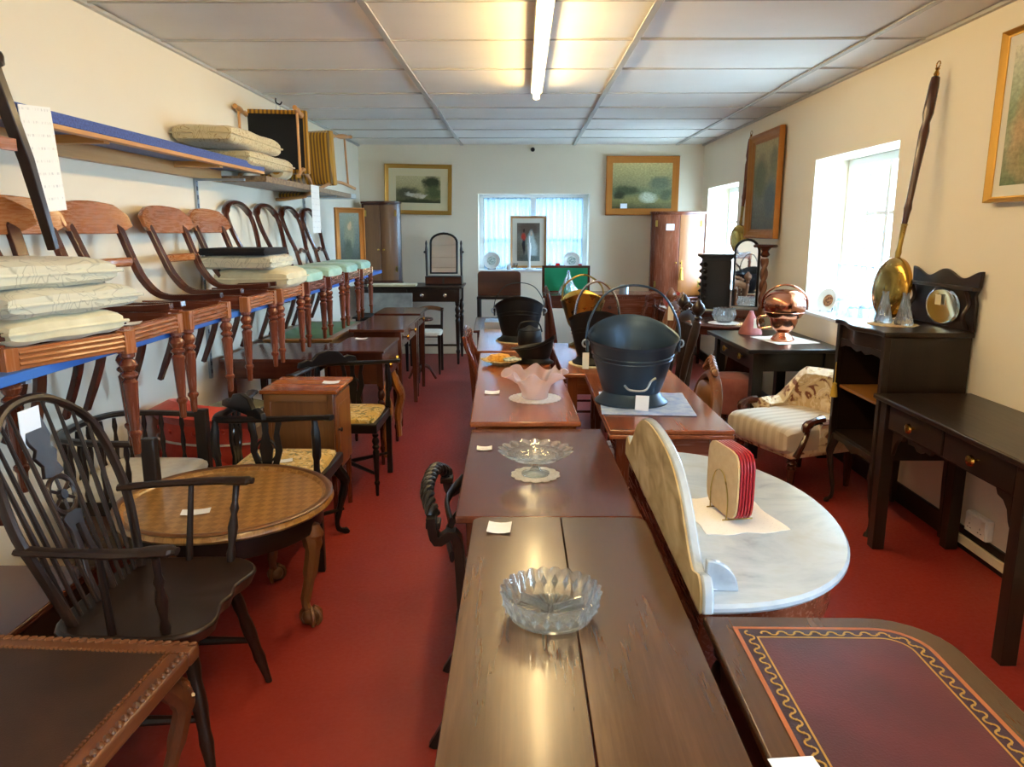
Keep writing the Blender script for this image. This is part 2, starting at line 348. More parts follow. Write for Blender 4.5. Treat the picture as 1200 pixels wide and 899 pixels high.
MAKE = {
    'wall': m_wall, 'floor': m_floor, 'tile': m_tile, 'glass': m_glass_thin, 'curtain': m_curtain, 'crystal': m_crystal(), 'cut_glass': m_crystal('cut_glass', (.96, .99, 1, 1), .04, .10),
    'mirror': m_mirror, 'marble': m_marble, 'marble_back': m_marble_back, 'parquet': m_parquet, 'lace': m_lace, 'print': m_print, 'emit': m_emit,
    'pinkglass': m_pink, 'white_gloss': m_plaster_line,
    'leather_brown': m_leather('brown_leather', '2b1a12', '40291b'), 'leather_wine': m_leather('wine_leather', '3d1416', '5a2022'),
    'tee': lambda: plain('ceiling_tee', 'b9b6ae', .5), 'white': lambda: plain('white_enamel', 'eceae4', .4), 'paper': lambda: plain('white_card', 'eceff2', .6),
    'tag': lambda: plain('buff_tag', 'd9cfb4', .7), 'black_iron': lambda: metal('black_painted_iron', '3c5064', .33, .1, .6), 'cast_iron': lambda: metal('dark_cast_iron', '15171a', .42, .1, .4),
    'brass': lambda: metal('polished_brass', 'b88d3e', .15), 'brass_old': lambda: metal('old_brass', 'a48a48', .25), 'copper': lambda: metal('polished_copper', 'd08f72', .13), 'steel': lambda: metal('galvanised_steel', 'aab2b8', .35),
    'silver': lambda: metal('silvered', 'd6dadd', .12), 'mint': lambda: fabric('mint_velvet', [(.3, '8fb9a0'), (.7, 'b5d4bd')], 12, .7),
    'cream_cloth': lambda: fabric('cream_damask', [(.3, 'c9bd96'), (.7, 'ddd3ae')], 14), 'cream_leaf': lambda: leafy('leaf_print_linen', 'c9c4aa', 'a19d86', 7.0),
    'scroll_print': lambda: leafy('brown_scroll_print', 'cdbd92', '9a7d4c', 11.0), 'white_seat': lambda: fabric('ivory_cotton', [(.3, 'd6cdbb'), (.7, 'e3dccb')], 30),
    'red_velvet': lambda: fabric('red_velvet', [(.3, 'b02c1e'), (.7, 'd24a36')], 10), 'pink_velvet': lambda: fabric('dusty_pink_velvet', [(.3, '8e4b47'), (.7, 'b06c62')], 8),
    'yellow_floral': lambda: floral('yellow_floral', 'cfa850', ['6f6a35', 'e2cf95', 'a04a2a'], 26), 'rose_floral': lambda: floral('rose_floral', 'd6bd92', ['7d4a35', 'ecdcc0', 'a8795a'], 13),
    'seat_stripe': lambda: stripes('pale_stripe', 'd2c4ac', 'c2b196', 5.0, 'X'), 'yellow_stripe': lambda: stripes('gold_stripe', 'b8860f', '6d4e0a', 11, 'X'),
    'black_cloth': lambda: plain('black_hessian', '14161a', .95), 'blue_carpet': lambda: fabric('blue_carpet', [(.3, '2b3c78'), (.7, '4a64a8')], 120), 'blue_board': lambda: plain('blue_painted_board', '2a62b0', .5),
    'mottled': lambda: fabric('mottled_board', [(.3, '6d5640'), (.7, 'a58c6c')], 45), 'blue_cloth': lambda: fabric('pale_blue_cloth', [(.35, '8fb0e4'), (.65, 'c9dbf4')], 18),
    'doily': lambda: fabric('white_crochet', [(.35, 'd9d3c6'), (.65, 'f0ece2')], 120), 'baize': lambda: plain('green_baize', '1d8f68', .95), 'green_leather': lambda: m_leather('green_leather', '3c6b45', '5a8a5c')(),
    'wicker': lambda: stripes('woven_rush', '8c744a', 'c9b384', 40, 'Y'), 'ceramic': lambda: plain('white_china', 'e8ece8', .15), 'teal_print': lambda: fabric('blue_green_transfer', [(.4, '7f9a94'), (.6, 'd6e2dc')], 60, .2, 0),
    'plate_brown': lambda: fabric('brown_transfer', [(.4, '5a2f22'), (.6, 'b8895e')], 70, .2, 0), 'gold_leaf': lambda: metal('gilt_frame', 'b98f45', .35, .15, .8), 'gold_orange': lambda: metal('warm_gilt_frame', 'a86a28', .4, .15, .6),
    'mount': lambda: plain('cream_mount', 'd9cfa8', .8), 'card_mount': lambda: plain('pale_mount', 'd8d3c2', .8), 'tin': lambda: metal('pale_tin', 'b9c3cc', .4), 'tan_line': lambda: plain('tan_tooled_leather', '9a5426', .5), 'gold_tool': lambda: metal('gold_tooling', 'caa04e', .35, .1, .7),
    'yellow_wool': lambda: fabric('yellow_crochet', [(.35, 'c4831c'), (.65, 'e8b347')], 60), 'straw': lambda: fabric('straw_braid', [(.35, 'a98a4a'), (.65, 'd8c58f')], 60), 'mat_white': lambda: plain('cork_white', 'd9c9a2', .8),
    'red_mat': lambda: plain('red_edge_cork', '9a1722', .3), 'cork': lambda: fabric('cork_face', [(.35, 'b9945f'), (.65, 'c29e6c')], 40, .8), 'red_glass': lambda: m_crystal('red_glass', (.9, .2, .2, 1), .05)(),
    'plastic': lambda: plain('clear_wrap', 'cfd6d6', .25), 'dark_dot': lambda: plain('black_plastic', '121212', .5), 'rope_yellow': lambda: plain('yellow_tassel', 'c7a23a', .8), 'pipe': lambda: plain('cream_skirting', 'd8c9ab', .6),
    'render_grey': lambda: plain('grey_render', '6f7c88', .9), 'leather_dark': m_leather('dark_wine_leather', '24101a', '3a1c28'),
    'grey_marble': lambda: fabric('grey_marble', [(.3, '75797a'), (.7, '9a9d9b')], 9, .3, 0),
    'ground': lambda: plain('pale_gravel', 'b5b2aa', .9),
}
# ---------------------------------------------------------------- the room
def struct(o, label=None, cat=None): return tag(o, label, cat, None, 'structure')
struct(MB().box(XL-.35, XR+.35, YF, YB+.35, -.12, 0).build('floor', 'floor'), 'red painted concrete floor of the showroom', 'floor')

def holed_wall(name, u0, u1, z0, z1, holes, face, back, axis, label):
    us = sorted({u0, u1, *[h[0] for h in holes], *[h[1] for h in holes]}); zs = sorted({z0, z1, *[h[2] for h in holes], *[h[3] for h in holes]})
    mb = MB(); idx = {}
    def vid(i, j, d):
        if (i, j, d) not in idx:
            idx[i, j, d] = len(mb.v); c = (face, back)[d]
            mb.v.append((c, us[i], zs[j]) if axis == 'X' else (us[i], c, zs[j]))
        return idx[i, j, d]
    solid = lambda i, j: 0 <= i < len(us)-1 and 0 <= j < len(zs)-1 and not any(h[0] <= us[i] < h[1] and h[2] <= zs[j] < h[3] for h in holes)
    for i in range(len(us)-1):
        for j in range(len(zs)-1):
            if not solid(i, j): continue
            for d in (0, 1): mb.f.append((vid(i,j,d), vid(i+1,j,d), vid(i+1,j+1,d), vid(i,j+1,d)))
            for (di, dj, a, b) in ((-1,0,(i,j),(i,j+1)), (1,0,(i+1,j),(i+1,j+1)), (0,-1,(i,j),(i+1,j)), (0,1,(i,j+1),(i+1,j+1))):
                if not solid(i+di, j+dj): mb.f.append((vid(*a,0), vid(*b,0), vid(*b,1), vid(*a,1)))
    return struct(mb.build(name, 'wall'), label, 'wall')
ZT = 2.62
W2 = (4.45, 5.69, .90, 2.0); W3 = (7.66, 8.9, .90, 1.97)
holed_wall('wall_left', YF, YB, 0, ZT, [], XL, XL-.35, 'X', 'cream plastered long wall behind the chair shelf')
holed_wall('wall_right', YF, YB, 0, ZT, [W2, W3, (.3, 1.1, 1.0, 2.0), (-2.45, -.95, .9, 2.0)], XR, XR+.35, 'X', 'cream plastered long wall with deep window recesses')
holed_wall('wall_back', XL-.35, XR+.35, 0, ZT, [(-.53, .80, 1.02, 1.93)], YB, YB+.35, 'Y', 'pale far end wall with the curtained window')
holed_wall('wall_front', XL-.35, XR+.35, 0, ZT, [], YF, YF-.3, 'Y', 'cream end wall behind the viewer')
gr = MB().box(-30, 34, -20, 40, -.6, -.5).build('ground_outside', 'ground'); struct(gr, 'pale gravel ground outside the windows', 'ground')
nb = MB().box(-7, 3.6, 13.2, 17, -.5, 4.6); struct(nb.build('building_outside', 'render_grey'), 'grey rendered neighbouring building seen faintly through the far window', 'building')
# skirting
struct(MB().box(XR-.018, XR, 2.0, YB, 0, .11).build('baseboard_right', 'ebonised', bev=.004), 'dark skirting along the window wall', 'skirting')
struct(MB().box(XL, XL+.016, 1, YB, 0, .10).build('baseboard_left', 'pipe', bev=.004), 'cream skirting under the chair shelf', 'skirting')
struct(MB().box(XL+.016, XR-.018, YB-.016, YB, 0, .10).build('baseboard_back', 'pipe', bev=.004), 'cream skirting along the far wall', 'skirting')
# suspended ceiling: slab, tiles, bars
ceil = struct(MB().box(XL-.35, XR+.35, YF-.3, YB+.35, ZT, ZT+.1).build('ceiling', 'tile'), 'suspended ceiling of pale speckled tiles in a warped grid', 'ceiling')
xs = [XL, -.715, .60, 1.815, XR]; ys = [9.2, 8.52, 7.84, 7.12, 6.48, 5.82, 4.98, 4.24, 3.55]
while ys[-1] > YF+.1: ys.append(max(ys[-1]-.7, YF))
for i in range(4):
    for j in range(len(ys)-1):
        x0, x1, y1, y0 = xs[i]+.004, xs[i+1]-.004, ys[j]-.004, ys[j+1]+.004
        mb = MB(); nx = 4; sag = random.uniform(.004, .012); tl = [random.uniform(-.004, .004) for _ in range(4)]
        vs = []
        for top in (0, 1):
            for b in range(3):
                for a in range(nx+1):
                    u, v = a/nx, b/2
                    z = ZC+.008-sag*4*u*(1-u)*.5+(tl[0]*(1-u)+tl[1]*u)*(1-v)+(tl[2]*(1-u)+tl[3]*u)*v+(.015 if top else 0)
                    vs.append((x0+(x1-x0)*u, y0+(y1-y0)*v, z))
        w = nx+1; fs = []
        for b in range(2):
            for a in range(nx): fs += [(b*w+a, b*w+a+1, (b+1)*w+a+1, (b+1)*w+a), tuple(k+3*w for k in (b*w+a, b*w+a+1, (b+1)*w+a+1, (b+1)*w+a))]
        rim = list(range(w))+[2*w-1]+[3*w-1-k for k in range(w)]+[w]
        fs += [(rim[k], rim[(k+1) % len(rim)], rim[(k+1) % len(rim)]+3*w, rim[k]+3*w) for k in range(len(rim))]
        mb.add(vs, fs).build('ceiling_tile', 'tile', ceil)
for x in xs[1:-1]: MB().tube(smooth([(x+random.uniform(-.008, .008), y, ZC-.002) for y in ys[::2]], 4), (.017, .004), 4).build('tee_bar', 'tee', ceil)
for j, y in enumerate(ys[1:-1]):
    for i in range(4): MB().box(xs[i]+.02, xs[i+1]-.02, y-.006, y+.006, ZC-.003, ZC+.008).build('cross_bar', 'tee', ceil)
for x in (XL+.012, XR-.012): MB().box(x-.012, x+.012, YF, YB, ZC-.012, ZC+.004).build('wall_angle', 'tee', ceil)

# windows: right wall sashes with bars and panes, net curtain
def side_window(name, y0, y1, z0, z1, cols, rows, label, net):
    w = struct(bpy.data.objects.new(name, None), label, 'window'); COL.objects.link(w); w.location = (XR+.27, (y0+y1)/2, z0)
    hw, h = (y1-y0)/2, z1-z0; f = .055; g = 'white_gloss'
    for a, b, c, d in ((-hw, -hw+f, 0, h), (hw-f, hw, 0, h), (-hw+f, hw-f, 0, f), (-hw+f, hw-f, h-f, h)): MB().box(-.03, .03, a, b, c, d).build('window_frame', g, w, .004)
    a0, a1, b0, b1 = -hw+f, hw-f, f, h-f
    MB().box(-.02, .02, -.024, .024, b0, b1).build('mullion', g, w, .003)
    for s in (0, 1):
        c0, c1 = (a0, -.024) if s == 0 else (.024, a1); cw = (c1-c0)/cols; ch = (b1-b0)/rows
        for k in range(1, cols): MB().box(-.012, .012, c0+cw*k-.014, c0+cw*k+.014, b0, b1).build('glazing_bar', g, w)
        for k in range(1, rows): MB().box(-.011, .011, c0, c1, b0+ch*k-.014, b0+ch*k+.014).build('glazing_bar', g, w)
        for i in range(cols):
            for j in range(rows): MB().box(-.002, .002, c0+cw*i, c0+cw*(i+1), b0+ch*j, b0+ch*(j+1)).build('pane', 'glass', w)
    if net:
        vs = []; fs = []; n = 70
        for j, z in enumerate((0.005, net)):
            for i in range(n+1): vs.append((-.075+.012*sin(i*1.1)+.006*sin(i*2.7), a0+(a1-a0)*i/n, z))
        fs = [(i, i+1, n+2+i, n+1+i) for i in range(n)]
        MB().add(vs, fs).build('net_curtain', 'curtain', w)
        MB().tube([(-.075, a0-.03, net), (-.075, a1+.03, net)], .006, 6).build('curtain_rod', 'white_gloss', w)
    return w
side_window('window_2', W2[0], W2[1], W2[2], W2[3], 2, 3, 'white multi-paned window with a net half curtain, nearer one in the right wall', .36)
side_window('window_3', W3[0], W3[1], W3[2], W3[3], 2, 3, 'white paned window in the far right recess beside the corner cupboard', 0)
side_window('window_5', .3, 1.1, 1.0, 2.0, 2, 3, 'narrow white paned window in the right wall out of view', 0)
side_window('window_fill', -2.45, -.95, .9, 2.0, 2, 3, 'unseen white paned window added for daylight at the viewer end of the right wall', 0)  # unseen window behind the camera, added as daylight fill
struct(MB().box(XR-.02, XR+.24, W2[0], W2[1], W2[2]-.01, W2[2]+.012).build('trim_1', 'white_gloss', bev=.004), 'white painted sill board of the nearer right window', 'sill')
struct(MB().box(XR-.02, XR+.24, W3[0], W3[1], W3[2]-.01, W3[2]+.012).build('trim_2', 'white_gloss', bev=.004), 'white painted sill board of the far right window', 'sill')
bw = struct(bpy.data.objects.new('window_1', None), 'white casement window in the far wall veiled by a sheer curtain', 'window'); COL.objects.link(bw); bw.location = (.135, YB+.27, 1.02)
for a, b, c, d in ((-.665,-.605,0,.91), (.605,.665,0,.91), (-.605,.605,0,.06), (-.605,.605,.85,.91), (-.035,.035,.06,.85)): MB().box(a, b, -.03, .03, c, d).build('window_frame', 'white_gloss', bw, .004)
for s in (-1, 1):
    a, b = (-.605, -.035) if s < 0 else (.035, .605)
    MB().box(a, b, -.02, .02, .34, .38).build('glazing_bar', 'white_gloss', bw)
    for c, d in ((.06, .34), (.38, .85)): MB().box(a, b, -.002, .002, c, d).build('pane', 'glass', bw)
    vs = []; n = 60
    for z in (.01, .87):
        for i in range(n+1): vs.append((a+(b-a)*i/n, -.07+.014*sin(i*.9)+.005*sin(i*2.3+s), z))
    MB().add(vs, [(i, i+1, n+2+i, n+1+i) for i in range(n)]).build('sheer_curtain', 'curtain', bw)
MB().tube([(-.64, -.07, .875), (.64, -.07, .875)], .007, 6).build('curtain_rod', 'white_gloss', bw)
struct(MB().box(-.53, .80, YB-.03, YB+.24, 1.01, 1.032).build('trim_3', 'white_gloss', bev=.004), 'white sill board of the far window', 'sill')

# fluorescent lights
def fluo(y0, label, L=1.85):
    t = thing('fluorescent_light', label, 'ceiling light', (.095, y0, ZC), 0)
    MB().box(-.04, .04, 0, L, -.055, -.006).build('batten', 'white', t, .006)
    MB().tube([(0, .03, -.078), (0, L-.03, -.078)], .019, 12).build('tube', 'emit', t)
    for y in (.01, L-.01): MB().cbox((0, y, -.072), (.045, .035, .05)).build('end_cap', 'white', t, .005)
fluo(3.02, 'lit fluorescent batten running along the middle of the ceiling', 2.49)
fluo(.35, 'unseen fluorescent batten added for light above the front tables near the viewer')  # out-of-view batten, added because the room needed more light
fluo(-2.4, 'unseen fluorescent batten added for light at the viewer end of the ceiling')  # another unseen batten, added for its light only

# ---------------------------------------------------------------- furniture pieces
TURN = [(.010,0),(.013,.02),(.015,.17),(.022,.20),(.022,.225),(.015,.245),(.018,.34),(.024,.68),(.026,.72),(.017,.75),(.028,.78),(.028,.80),(.018,.825),(.024,.85),(.029,.885),(.024,.92),(.016,.945),(.024,.965),(.024,1)]
BALUS = [(.012,0),(.016,.03),(.018,.12),(.026,.17),(.018,.22),(.020,.5),(.030,.62),(.034,.70),(.022,.76),(.032,.80),(.020,.84),(.030,.88),(.024,1)]
FIN = [(.020,0),(.017,.06),(.012,.12),(.022,.2),(.028,.4),(.022,.55),(.012,.65),(.018,.75),(.030,.85),(.018,1)]
def turned(L, k=1.0, prof=TURN, n=12, m=None, z0=0): return MB().lathe([(r*k, z0+t*L) for r, t in prof], n, m)
def leg_mb(kind, x, y, h, s=.02, sx=1, sy=1):
    """leg with its top at height h, standing at x,y; sx,sy = outward direction"""
    mb = MB()
    if kind == 'square':
        mb.tube([(x, y, h), (x, y, h*.75), (x+.0*sx, y, 0)], [(s, s), (s, s), (s*.62, s*.62)], 4, up=(0,1,0))
    elif kind == 'block': mb.tube([(x, y, h), (x, y, 0)], s, 4, up=(0,1,0))
    elif kind == 'turned': mb.lathe([(r*s/.024, t*h) for r, t in TURN], 14, T(x, y))
    elif kind == 'baluster': mb.lathe([(r*s/.024, t*h) for r, t in BALUS], 14, T(x, y))
    elif kind == 'cabriole':
        P = smooth([(0,h), (.10,h*.92), (.55,h*.80), (.62,h*.70), (.25,h*.45), (-.12,h*.22), (-.05,h*.09), (.45,h*.035), (.62,.0)], 4)
        Rr = [1.25, 1.3, 1.2, .95, .72, .56, .62, .85, .85]
        q = s*2.2
        mb.tube([(x+sx*p[0]*q, y+sy*p[0]*q, p[1]) for p in [(v[0], v[1]) for v in P]], [s*Rr[min(8, int(i/(len(P)-1)*8))] for i in range(len(P))], 8, up=(sy, -sx, 0))
    elif kind == 'ballclaw':
        P = smooth([(0,h), (.12,h*.93), (.62,h*.82), (.72,h*.70), (.35,h*.42), (.0,h*.2), (.25,h*.12)], 4); q = s*2.2
        rr = [1.3, 1.45, 1.4, 1.1, .8, .62, .7]
        mb.tube([(x+sx*p[0]*q, y+sy*p[0]*q, p[1]) for p in P], [s*rr[min(6, int(i/(len(P)-1)*6))] for i in range(len(P))], 8, up=(sy, -sx, 0))
    return mb
def claw_foot(x, y, h, s, sx, sy, parent, mat):
    q = s*2.2; c = V((x+sx*.32*q, y+sy*.32*q, s*1.25))
    mb = MB().lathe([(s*1.3*sin(pi*t/8), s*1.25-s*1.25*cos(pi*t/8)) for t in range(9)], 12, T(c.x, c.y), cap=False)
    o = mb.build('ball_foot', mat, parent)
    for a in (-.9, 0, .9, pi):
        b = atan2(sy, sx)+a
        MB().tube(smooth([(c.x+cos(b)*s*.5, c.y+sin(b)*s*.5, s*2.6), (c.x+cos(b)*s*1.35, c.y+sin(b)*s*1.35, s*1.9), (c.x+cos(b)*s*1.5, c.y+sin(b)*s*1.5, s*.9), (c.x+cos(b)*s*.9, c.y+sin(b)*s*.9, s*.1)], 3), s*.3, 6).build('claw', mat, parent)

def table(name, label, loc, rz, w, d, h, mat, leg='square', ls=.022, th=.022, over=.03, ap=.10, boards=1, group=None, legmat=None, cat='table', rim=.004, drawers=None, corner=0, knob='brass', topmat=None, fold=False):
    t = thing(name, label, cat, loc, rz, group); lm = legmat or mat
    def top(z0, z1, x0, x1, nm):
        r = corner
        if r:
            o = []
            for cx, cy, a0 in ((w/2-r, -d/2+r, -90), (w/2-r, d/2-r, 0), (-w/2+r, d/2-r, 90), (-w/2+r, -d/2+r, 180)):
                for k in range(6): a = RD(a0+90*k/5); o.append((max(x0, min(x1, cx+r*cos(a))), cy+r*sin(a)))
            oo = [o[0]]
            for p in o[1:]:
                if (V(p)-V(oo[-1])).length > 1e-5: oo.append(p)
            mb = MB().prism(oo, z0, z1)
        else: mb = MB().box(x0, x1, -d/2, d/2, z0, z1)
        return mb.build(nm, topmat or mat, t, rim)
    bs = boards if isinstance(boards, (list, tuple)) else [-w/2+w*k/boards for k in range(boards+1)]
    zt = h-th
    if fold: top(h-th*.48, h, -w/2, w/2, 'tabletop'); top(h-th, h-th*.52, -w/2, w/2, 'folded_leaf')
    elif len(bs) == 2: top(zt, h, -w/2, w/2, 'tabletop')
    else:
        for k in range(len(bs)-1): top(zt, h, bs[k]+.0012, bs[k+1]-.0012, 'tabletop_board')
    x, y = w/2-over-ls, d/2-over-ls
    if ap:
        for sx in (-1, 1): MB().box(sx*x-.009, sx*x+.009, -y, y, zt-ap, zt).build('apron', lm, t, .002)
        for sy in (-1, 1): MB().box(-x+.009, x-.009, sy*y-.009, sy*y+.009, zt-ap, zt).build('apron', lm, t, .002)
    for sx in (-1, 1):
        for sy in (-1, 1):
            if leg in ('turned', 'baluster'):
                o = leg_mb(leg, sx*x, sy*y, zt-ap-.01, ls*1.0).build('leg', lm, t)
                MB().box(sx*x-ls, sx*x+ls, sy*y-ls, sy*y+ls, zt-ap-.011, zt).build('leg_block', lm, o, .002)
            else: leg_mb(leg, sx*x, sy*y, zt, ls, sx, sy).build('leg', lm, t, .002 if leg in ('square', 'block') else 0)
    for side, ua, ub in (drawers or []):       # drawer fronts: side in 'f','r','l' ; ua..ub = run along it
        f = {'f': T(0, -y-.009), 'r': T(x+.009, 0, 0, pi/2), 'l': T(-x-.009, 0, 0, -pi/2)}[side]
        dr = MB().box(ua, ub, -.010, .002, zt-ap+.010, zt-.010, f).build('drawer', lm, t, .003)
        for u in ([(ua+ub)/2] if ub-ua < .46 else [ua+(ub-ua)*.25, ub-(ub-ua)*.25]):
            MB().lathe([(.006,0),(.006,.012),(.016,.016),(.023,.022),(.020,.032),(.006,.036)], 12, f @ T(u, -.010, zt-ap/2, 0, pi/2)).build('knob', knob, dr)
    return t

def rail_chair_base(t, w, d, zs, mat, railm='rail'):
    """turned front legs, sabre rear legs, moulded rails"""
    for s in (-1, 1):
        x = s*(w/2-.022)
        lg = MB().lathe([(r, q*(zs-.075)) for r, q in TURN], 12, T(x, -d/2+.022)).build('leg', mat, t)
        MB().box(x-.021, x+.021, -d/2, -d/2+.044, zs-.076, zs).build('leg_block', railm, lg, .002)
        P = smooth([(x*.84, d/2-.045, zs-.01), (x*.84, d/2-.045, zs-.10), (x*.86, d/2-.02, zs*.45), (x*.88, d/2+.055, 0)], 4)
        MB().tube(P, [(.013,.022), (.013,.022), (.012,.019), (.011,.016)], 4, up=(1,0,0)).build('rear_leg', 'mahogany_dark', t, .002)  # darker wood puts the shade on the rear legs into their colour
    fr = MB().box(-w/2+.045, w/2-.045, -d/2+.006, -d/2+.034, zs-.065, zs-.004).build('seat_rail', railm, t, .002)
    for q in (.018, .034, .05): MB().tube([(-w/2+.045, -d/2+.006, zs-q), (w/2-.045, -d/2+.006, zs-q)], .006, 6).build('reeding', railm, fr)
    MB().box(-w/2*.8, w/2*.8, d/2-.06, d/2-.035, zs-.065, zs-.004).build('seat_rail', mat, t, .002)

def bar_chair(label, loc, rz, group, cat='chair'):
    t = thing('bar_back_chair', label, cat, loc, rz, group); w, d, zs = .45, .44, .425; m = 'rail'
    rail_chair_base(t, w, d, zs, 'mahogany')
    for s in (-1, 1):
        x = s*(w/2-.022)
        P = smooth([(x, -d/2+.03, zs+.03), (x*.95, -.05, zs+.022), (x*.90, .08, zs+.03), (x*.88, .155, zs+.10), (x*.90, .20, .62), (x*.93, .245, .74), (x*.95, .282, .825)], 5)
        MB().tube(P, [(.012,.020), (.012,.022), (.012,.026), (.012,.022), (.011,.018)], 4, up=(1,0,0)).build('stile', 'mahogany_dark', t, .003)  # shade of the side-facing stiles painted in with a darker wood
        MB().box(x-.014, x+.014, -d/2+.04, d/2-.04, zs-.06, zs+.006).build('seat_rail', 'mahogany', t, .002)
    vs = []; n = 12                      # broad curved crest
    for a in range(n+1):
        u = -1+2*a/n; e = 1-.55*max(0, abs(u)-.72)/.28
        zc, hh = .805-.012*u*u, .056*(e if abs(u) > .72 else 1)*(1+.25*(1-u*u))
        y = .236+.030*(1-u*u)
        for dy, dz in ((-.011,-hh*1.0), (.011,-hh*1.0), (.014+.018,hh), (-.009+.018,hh)): vs.append((u*.268, y+dy, zc+dz))
    fs = [(a*4+k, a*4+(k+1) % 4, a*4+4+(k+1) % 4, a*4+4+k) for a in range(n) for k in range(4)]+[(0,1,2,3), (n*4+3, n*4+2, n*4+1, n*4)]
    MB().add(vs, fs).build('crest_rail', m, t, .004)
    MB().tube(smooth([(-w/2*.80, .195, .61), (0, .225, .61), (w/2*.80, .195, .61)], 5), (.011, .020), 8, up=(0,0,1)).build('cross_rail', m, t)
    return t

def balloon_chair(label, loc, rz, group, seat='mint'):
    t = thing('balloon_back_chair', label, 'chair', loc, rz, group); w, d, zs = .44, .42, .425; m = 'mahogany_dark'
    rail_chair_base(t, w, d, zs, 'mahogany', 'mahogany')
    for s in (-1, 1): MB().box(s*(w/2-.022)-.012, s*(w/2-.022)+.012, -d/2+.04, d/2-.04, zs-.06, zs+.006).build('seat_rail', 'mahogany', t, .002)
    yb = lambda z: .165+(z-.43)*.30
    half = [(.170,.43), (.158,.52), (.150,.60), (.195,.70), (.222,.79), (.205,.865), (.12,.915), (.0,.93)]
    L = [(x, yb(z), z) for x, z in half]; Rr = [(-x, y, z) for x, y, z in L[::-1]]
    pts = smooth(L+Rr[1:], 4)
    MB().tube(pts, [(.015, .017) if p.z < .86 else (.016, .027) for p in pts], 8, up=(0,1,0)).build('back_hoop', m, t)
    MB().tube(smooth([(-.165, yb(.60), .60), (-.09, yb(.575), .575), (0, yb(.60), .60), (.09, yb(.575), .575), (.165, yb(.60), .60)], 5), (.011, .016), 8, up=(0,1,0)).build('splat_rail', m, t)
    MB().pillow(w-.02, d-.03, .095, T(0, -.012, zs+.02), 12, 8).build('seat_pad', seat, t)
    return t
def cushion(name, label, loc, rz, w, d, h, mat, group=None, tilt=(0,0), p=7, cat='cushion', piping=True):
    o = thing(name, label, cat, loc, rz, group); o.rotation_euler = (tilt[0], tilt[1], rz)
    MB().pillow(w, d, h, T(0,0,h/2), 14, p, edge=.25, wob=.004).build('cover', mat, o)
    if piping:
        e = [(w/2*.985, -d/2*.985), (w/2*.985, d/2*.985), (-w/2*.985, d/2*.985), (-w/2*.985, -d/2*.985)]
        MB().tube([(x, y, h/2) for x, y in e], .006, 6, closed=True).build('piping', mat, o)
    return o
def card(label, loc, rz=0, w=.075, d=.055, lift=0, mat='paper', name='price_card', group='price cards'):
    m = MB(); vs = []                    # slightly curled little card
    for j in (0, 1):
        for i in range(5): vs.append((-w/2+w*i/4, (-d/2, d/2)[j], .0012+.004*lift*(i/4-.5)**2*4))
    top = [(x, y, z+.0008) for x, y, z in vs]
    fs = [(i, i+1, 6+i, 5+i) for i in range(4)]+[(10+i, 11+i, 16+i, 15+i) for i in range(4)]+[(i, i+1, 11+i, 10+i) for i in range(4)]+[(5+i, 6+i, 16+i, 15+i) for i in range(4)]+[(0,5,15,10), (4,9,19,14)]
    return single(m.add(vs+top, fs), name, mat, label, 'price card', loc, rz, group)
def doily(label, loc, r, n=18, sc=.07, mat='lace', ry=None, group='lace mats'):
    o = []
    for i in range(n*6):
        a = 2*pi*i/(n*6); k = 1+sc*abs(sin(n*a/2))
        o.append((r*k*cos(a), (ry or r)*k*sin(a)))
    return single(MB().prism(o, .0005, .003), 'doily', mat, label, 'doily', loc, 0, group)
def picture(name, label, loc, rz, w, h, fw, mat, pm, mount=0, tilt=0, mountmat='mount', depth=.03, roll=0, glass=False, lean=0, cat='picture', group=None):
    t = thing(name, label, cat, loc, 0, group); t.rotation_euler = (-lean, roll, rz)
    b = w-2*fw, h-2*fw
    MB().rframe(b[0], b[1], [(-.004, 0), (-.004, .008), (fw*.15, .010), (fw*.3, depth*.5), (fw*.55, depth*.6), (fw*.8, depth), (fw*.95, depth), (fw, depth*.6), (fw, 0)]).build('frame', mat, t)
    MB().box(-b[0]/2-.004, b[0]/2+.004, -.004, .004, -b[1]/2-.004, b[1]/2+.004).build('mount' if mount else 'picture_surface', mountmat if mount else pm, t)
    if mount: MB().box(-b[0]/2+mount, b[0]/2-mount, -.0055, 0, -b[1]/2+mount, b[1]/2-mount).build('picture_surface', pm, t)
    return t
def horseshoe(rx, ry, th, hf, z0, a0, a1, n=20, m=None, roll=.02):
    mb = MB(); vs = []
    for i in range(n+1):
        a = a0+(a1-a0)*i/n; h = hf(i/n)
        for dr, dz in ((-th, 0), (-th, h-roll), (-th-roll*.5, h), (-th*.5, h+roll), (roll, h), (0, h-roll), (0, 0)):
            vs.append(((rx+dr)*cos(a), (ry+dr)*sin(a), z0+dz))
    k = 7
    fs = [(i*k+j, i*k+(j+1) % k, (i+1)*k+(j+1) % k, (i+1)*k+j) for i in range(n) for j in range(k)]+[tuple(range(k))[::-1], tuple(n*k+j for j in range(k))]
    return mb.add(vs, fs, m)
